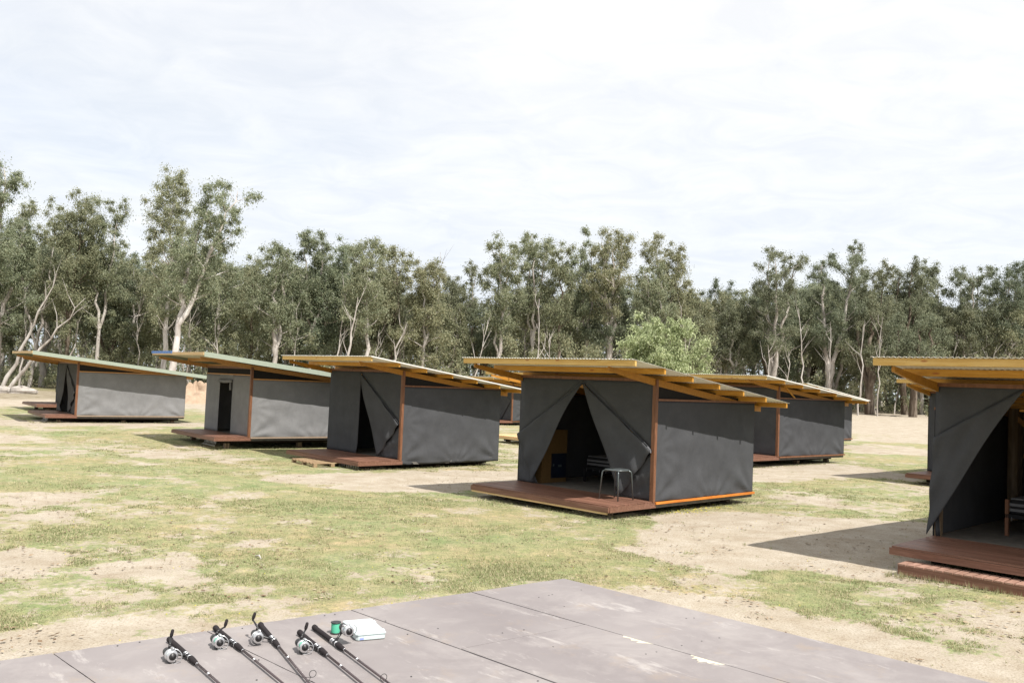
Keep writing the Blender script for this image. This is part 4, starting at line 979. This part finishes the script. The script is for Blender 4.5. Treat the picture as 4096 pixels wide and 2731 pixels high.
# light green tree behind the stool cabin
x,H=top_h(1525,732,58); make_tree(x,58,'bright light green bushy tree behind the stool cabin roof',None,900,H,208*1.7415*58/F_PX,leaf='gumleaf_pale',bark='bark_dark',name='broadleaf_tree',base=.02,stems=3,nclump=70,dens=260,leaf_=None) if False else None
def pale_tree():
    x,H=top_h(1525,734,58); CW=205*1.7415*58/F_PX
    m,v,f=tree_parts(900,H,CW,base=.04,stems=3,nclump=74,dens=460,crad=(.45,1.1),leaf=(.22,.034),droop=.9,tr=.16)
    r=empty('willow_tree',(x,58,float(gz(x,58)))); tag(r,'bright light green bushy tree behind the stool cabin roof','tree')
    m.build('trunk',M['bark_dark'],r,smooth=True); np_mesh('crown',v,f,M['gumleaf_pale'],r)
pale_tree()
# the two trees with dark trunks on the open ground at the right
for px,dep,H,lab,sd_ in ((2000,88,11.5,'dark trunked gum rooted in bare ground right of the cabins',301),(2098,86,10.,'slim dark trunked gum rooted beside the nearest cabin wall',302)):
    x=at(px,dep); make_tree(x,dep,lab,GRP,sd_,H,6.5,leaf='gumleaf_dark',bark='bark_dark',stems=3,base=.42,nclump=30,dens=500,tr=.42 if sd_==301 else .34)
# denser rows behind: copies of a few kinds, each a tree of its own
def copy_tree(o):
    c=o.copy(); col.objects.link(c)
    for ch in list(o.children):
        d=ch.copy(); col.objects.link(d); d.parent=c
    return c
protos=[]
kinds=[('gumleaf','bark_pale',dict(stems=1,base=.35,nclump=32,tr=.2)),('gumleaf','bark_pale',dict(stems=2,base=.2,nclump=40)),('gumleaf_dark','bark_pale',dict(stems=1,base=.4,nclump=34,tr=.22)),
 ('gumleaf_dark','bark_dark',dict(stems=3,base=.15,nclump=44)),('gumleaf','bark_pale',dict(stems=2,base=.12,nclump=44)),('gumleaf_dark','bark_pale',dict(stems=2,base=.3,nclump=36))]
LABS=['slender background gum with one pale stem in the dense forest','bushy background gum with two pale stems in the forest','dark leaved background gum with one pale stem','dark trunked background gum with low foliage','background gum with foliage down to the ground','dark leaved background gum with forked pale stem']
spots=[]
g=np.random.default_rng(77)
for row,(d0,n) in enumerate(((88,26),(96,30),(105,34))):
    for k in range(n):
        px=-120+2620*(k+g.uniform(.1,.9))/n; dep=d0+g.uniform(-3,3)+(8 if px>1600 else 0); spots.append((px,dep,row))
sky=[(-120,560),(0,560),(150,540),(330,600),(480,560),(600,620),(760,600),(900,625),(1000,660),(1130,660),(1300,640),(1500,650),(1640,690),(1760,650),(1950,640),(2120,660),(2240,700),(2500,660)]
for i,(px,dep,row) in enumerate(spots):
    ty=np.interp(px,[s[0] for s in sky],[s[1] for s in sky])+g.uniform(0,62)
    x,H=top_h(px,ty,dep); H=max(5,H); kk=int(g.integers(0,6))
    if len(protos)<6:
        kk=len(protos); lf,bk,kw=kinds[kk]
        o=make_tree(x,dep,LABS[kk],GRP,500+kk,11.,5.2,leaf=lf,bark=bk,dens=470,**kw); protos.append(o)
    else:
        o=copy_tree(protos[kk]); 
    s=H/11.; o.location=(x,dep,float(gz(x,dep))); o.scale=(s*g.uniform(.95,1.25),)*2+(s,); o.rotation_euler=(0,0,g.uniform(0,6.28))
    o['label']=LABS[kk]; o['group']=['slender pale background gums','bushy background gums','dark single stem background gums','dark trunked background gums','low foliage background gums','forked dark background gums'][kk]
# slim understory saplings and bare white stems between the front trees
def bare_stem(x,y,H,seed,lean,label,group,mname='bark_pale',r0=.11):
    g=np.random.default_rng(seed); m=MB(); P=[np.array([0,0,-.2])]; n=9
    for i in range(1,n+1): P.append(np.array([lean*H*i/n+g.normal(0,.07),g.normal(0,.15),H*i/n]))
    m.tube([tuple(p) for p in P],list(np.linspace(r0,.02,n+1)),7,False)
    for i in range(4,n):
        for _ in range(1):
            e=P[i]+np.array([g.choice([-1,1])*g.uniform(.2,.9),g.normal(0,.5),g.uniform(.8,2.2)]); q=(P[i]+e)/2+g.normal(0,.12,3)
            m.tube([tuple(P[i]),tuple(q),tuple(e)],[.034,.022,.006],5,False)
            e2=e+np.array([g.normal(0,.4),g.normal(0,.4),.5]); m.tube([tuple(q),tuple(e2)],[.018,.005],4,False)
    o=m.build('bare_gum_stem',M[mname],None,smooth=True); o.location=(x,y,float(gz(x,y))); tag(o,label,'tree',group)
for i in range(44):
    px=-20+2400*(i+g.uniform(0,1))/44; dep=g.uniform(77,92)+(6 if px>1600 else 0); bare_stem(at(px,dep),dep,g.uniform(5.5,10.5),700+i,float(np.clip(g.normal(0,.12),-.3,.3)),'thin bare whitish stem standing among the gums','thin bare gum stems',r0=g.uniform(.05,.12))
for px,ln,H_,lab in ((4,.42,10.,'thick white trunk leaning right at the left edge'),(18,.75,8.,'strongly leaning pale trunk at the left edge, lower of two'),(788,.10,9.,'tall bare white trunk between the second roof and pallet cabin'),(868,.34,7.,'slanting pale trunk above the pallet cabin roof')):
    bare_stem(at(px,74),74,H_,800+px,ln,lab,None,r0=.19)
x,H=top_h(1012,578,90); bare_stem(x,90,H,990,0,'bare dead twig spire rising above the treetops',None,r0=.07)
# dense far wood behind everything
def far_wood():
    g=np.random.default_rng(9); n=1150; cc=[];cr2=[];cn=[]
    m=MB()
    for i in range(n):
        a=g.uniform(-.60,.60); d=g.uniform(112,140); x=d*math.tan(a); 
        hmax=9.5-1.3*(a>.25); z=g.uniform(.3,hmax)*g.uniform(.5,1)**.3; cc.append((x,d,z+float(gz(x,d)))); cr2.append(g.uniform(1.2,2.3)); cn.append(60)
    v,f=leaves_np(g,cc,cr2,cn,(.55,.14),.7,.8)
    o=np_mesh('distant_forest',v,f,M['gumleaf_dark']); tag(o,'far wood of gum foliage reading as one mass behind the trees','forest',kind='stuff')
    for i in range(220):
        a=g.uniform(-.6,.6); d=g.uniform(100,130); x=d*math.tan(a); z=float(gz(x,d)); h=g.uniform(5,9)
        m.tube([(x,d,z-.2),(x+g.normal(0,.3),d,z+h*.5),(x+g.normal(0,.9),d,z+h)],[.2,.13,.04],5,False)
    o=m.build('distant_forest_stems',M['bark_pale']); tag(o,'pale stems of the far wood','forest',kind='stuff')
far_wood()
# shrubs at the forest foot
def shrubs():
    g=np.random.default_rng(19)
    for nm,mt,n,d0,d1,hm,lab in (('undergrowth','gumleaf_dark',260,96,108,1.2,'low dark scrub at the foot of the forest'),('sapling_thicket','gumleaf',760,80,98,6.0,'thicket of young gum foliage between the trunks')):
        cc=[];cr2=[];cn=[]
        for i in range(n):
            a=g.uniform(-.60,.32 if nm=='undergrowth' else .60); d=g.uniform(d0,d1)+(8 if a>.14 and nm!='undergrowth' else 0); x=d*math.tan(a); r=g.uniform(.6,1.3)
            cc.append((x,d,float(gz(x,d))+r*.6+g.random()**1.5*hm)); cr2.append(r); cn.append(190)
        v,f=leaves_np(g,cc,cr2,cn,(.22,.045),.8,.9)
        o=np_mesh(nm,v,f,M[mt]); tag(o,lab,'undergrowth',kind='stuff')
shrubs()
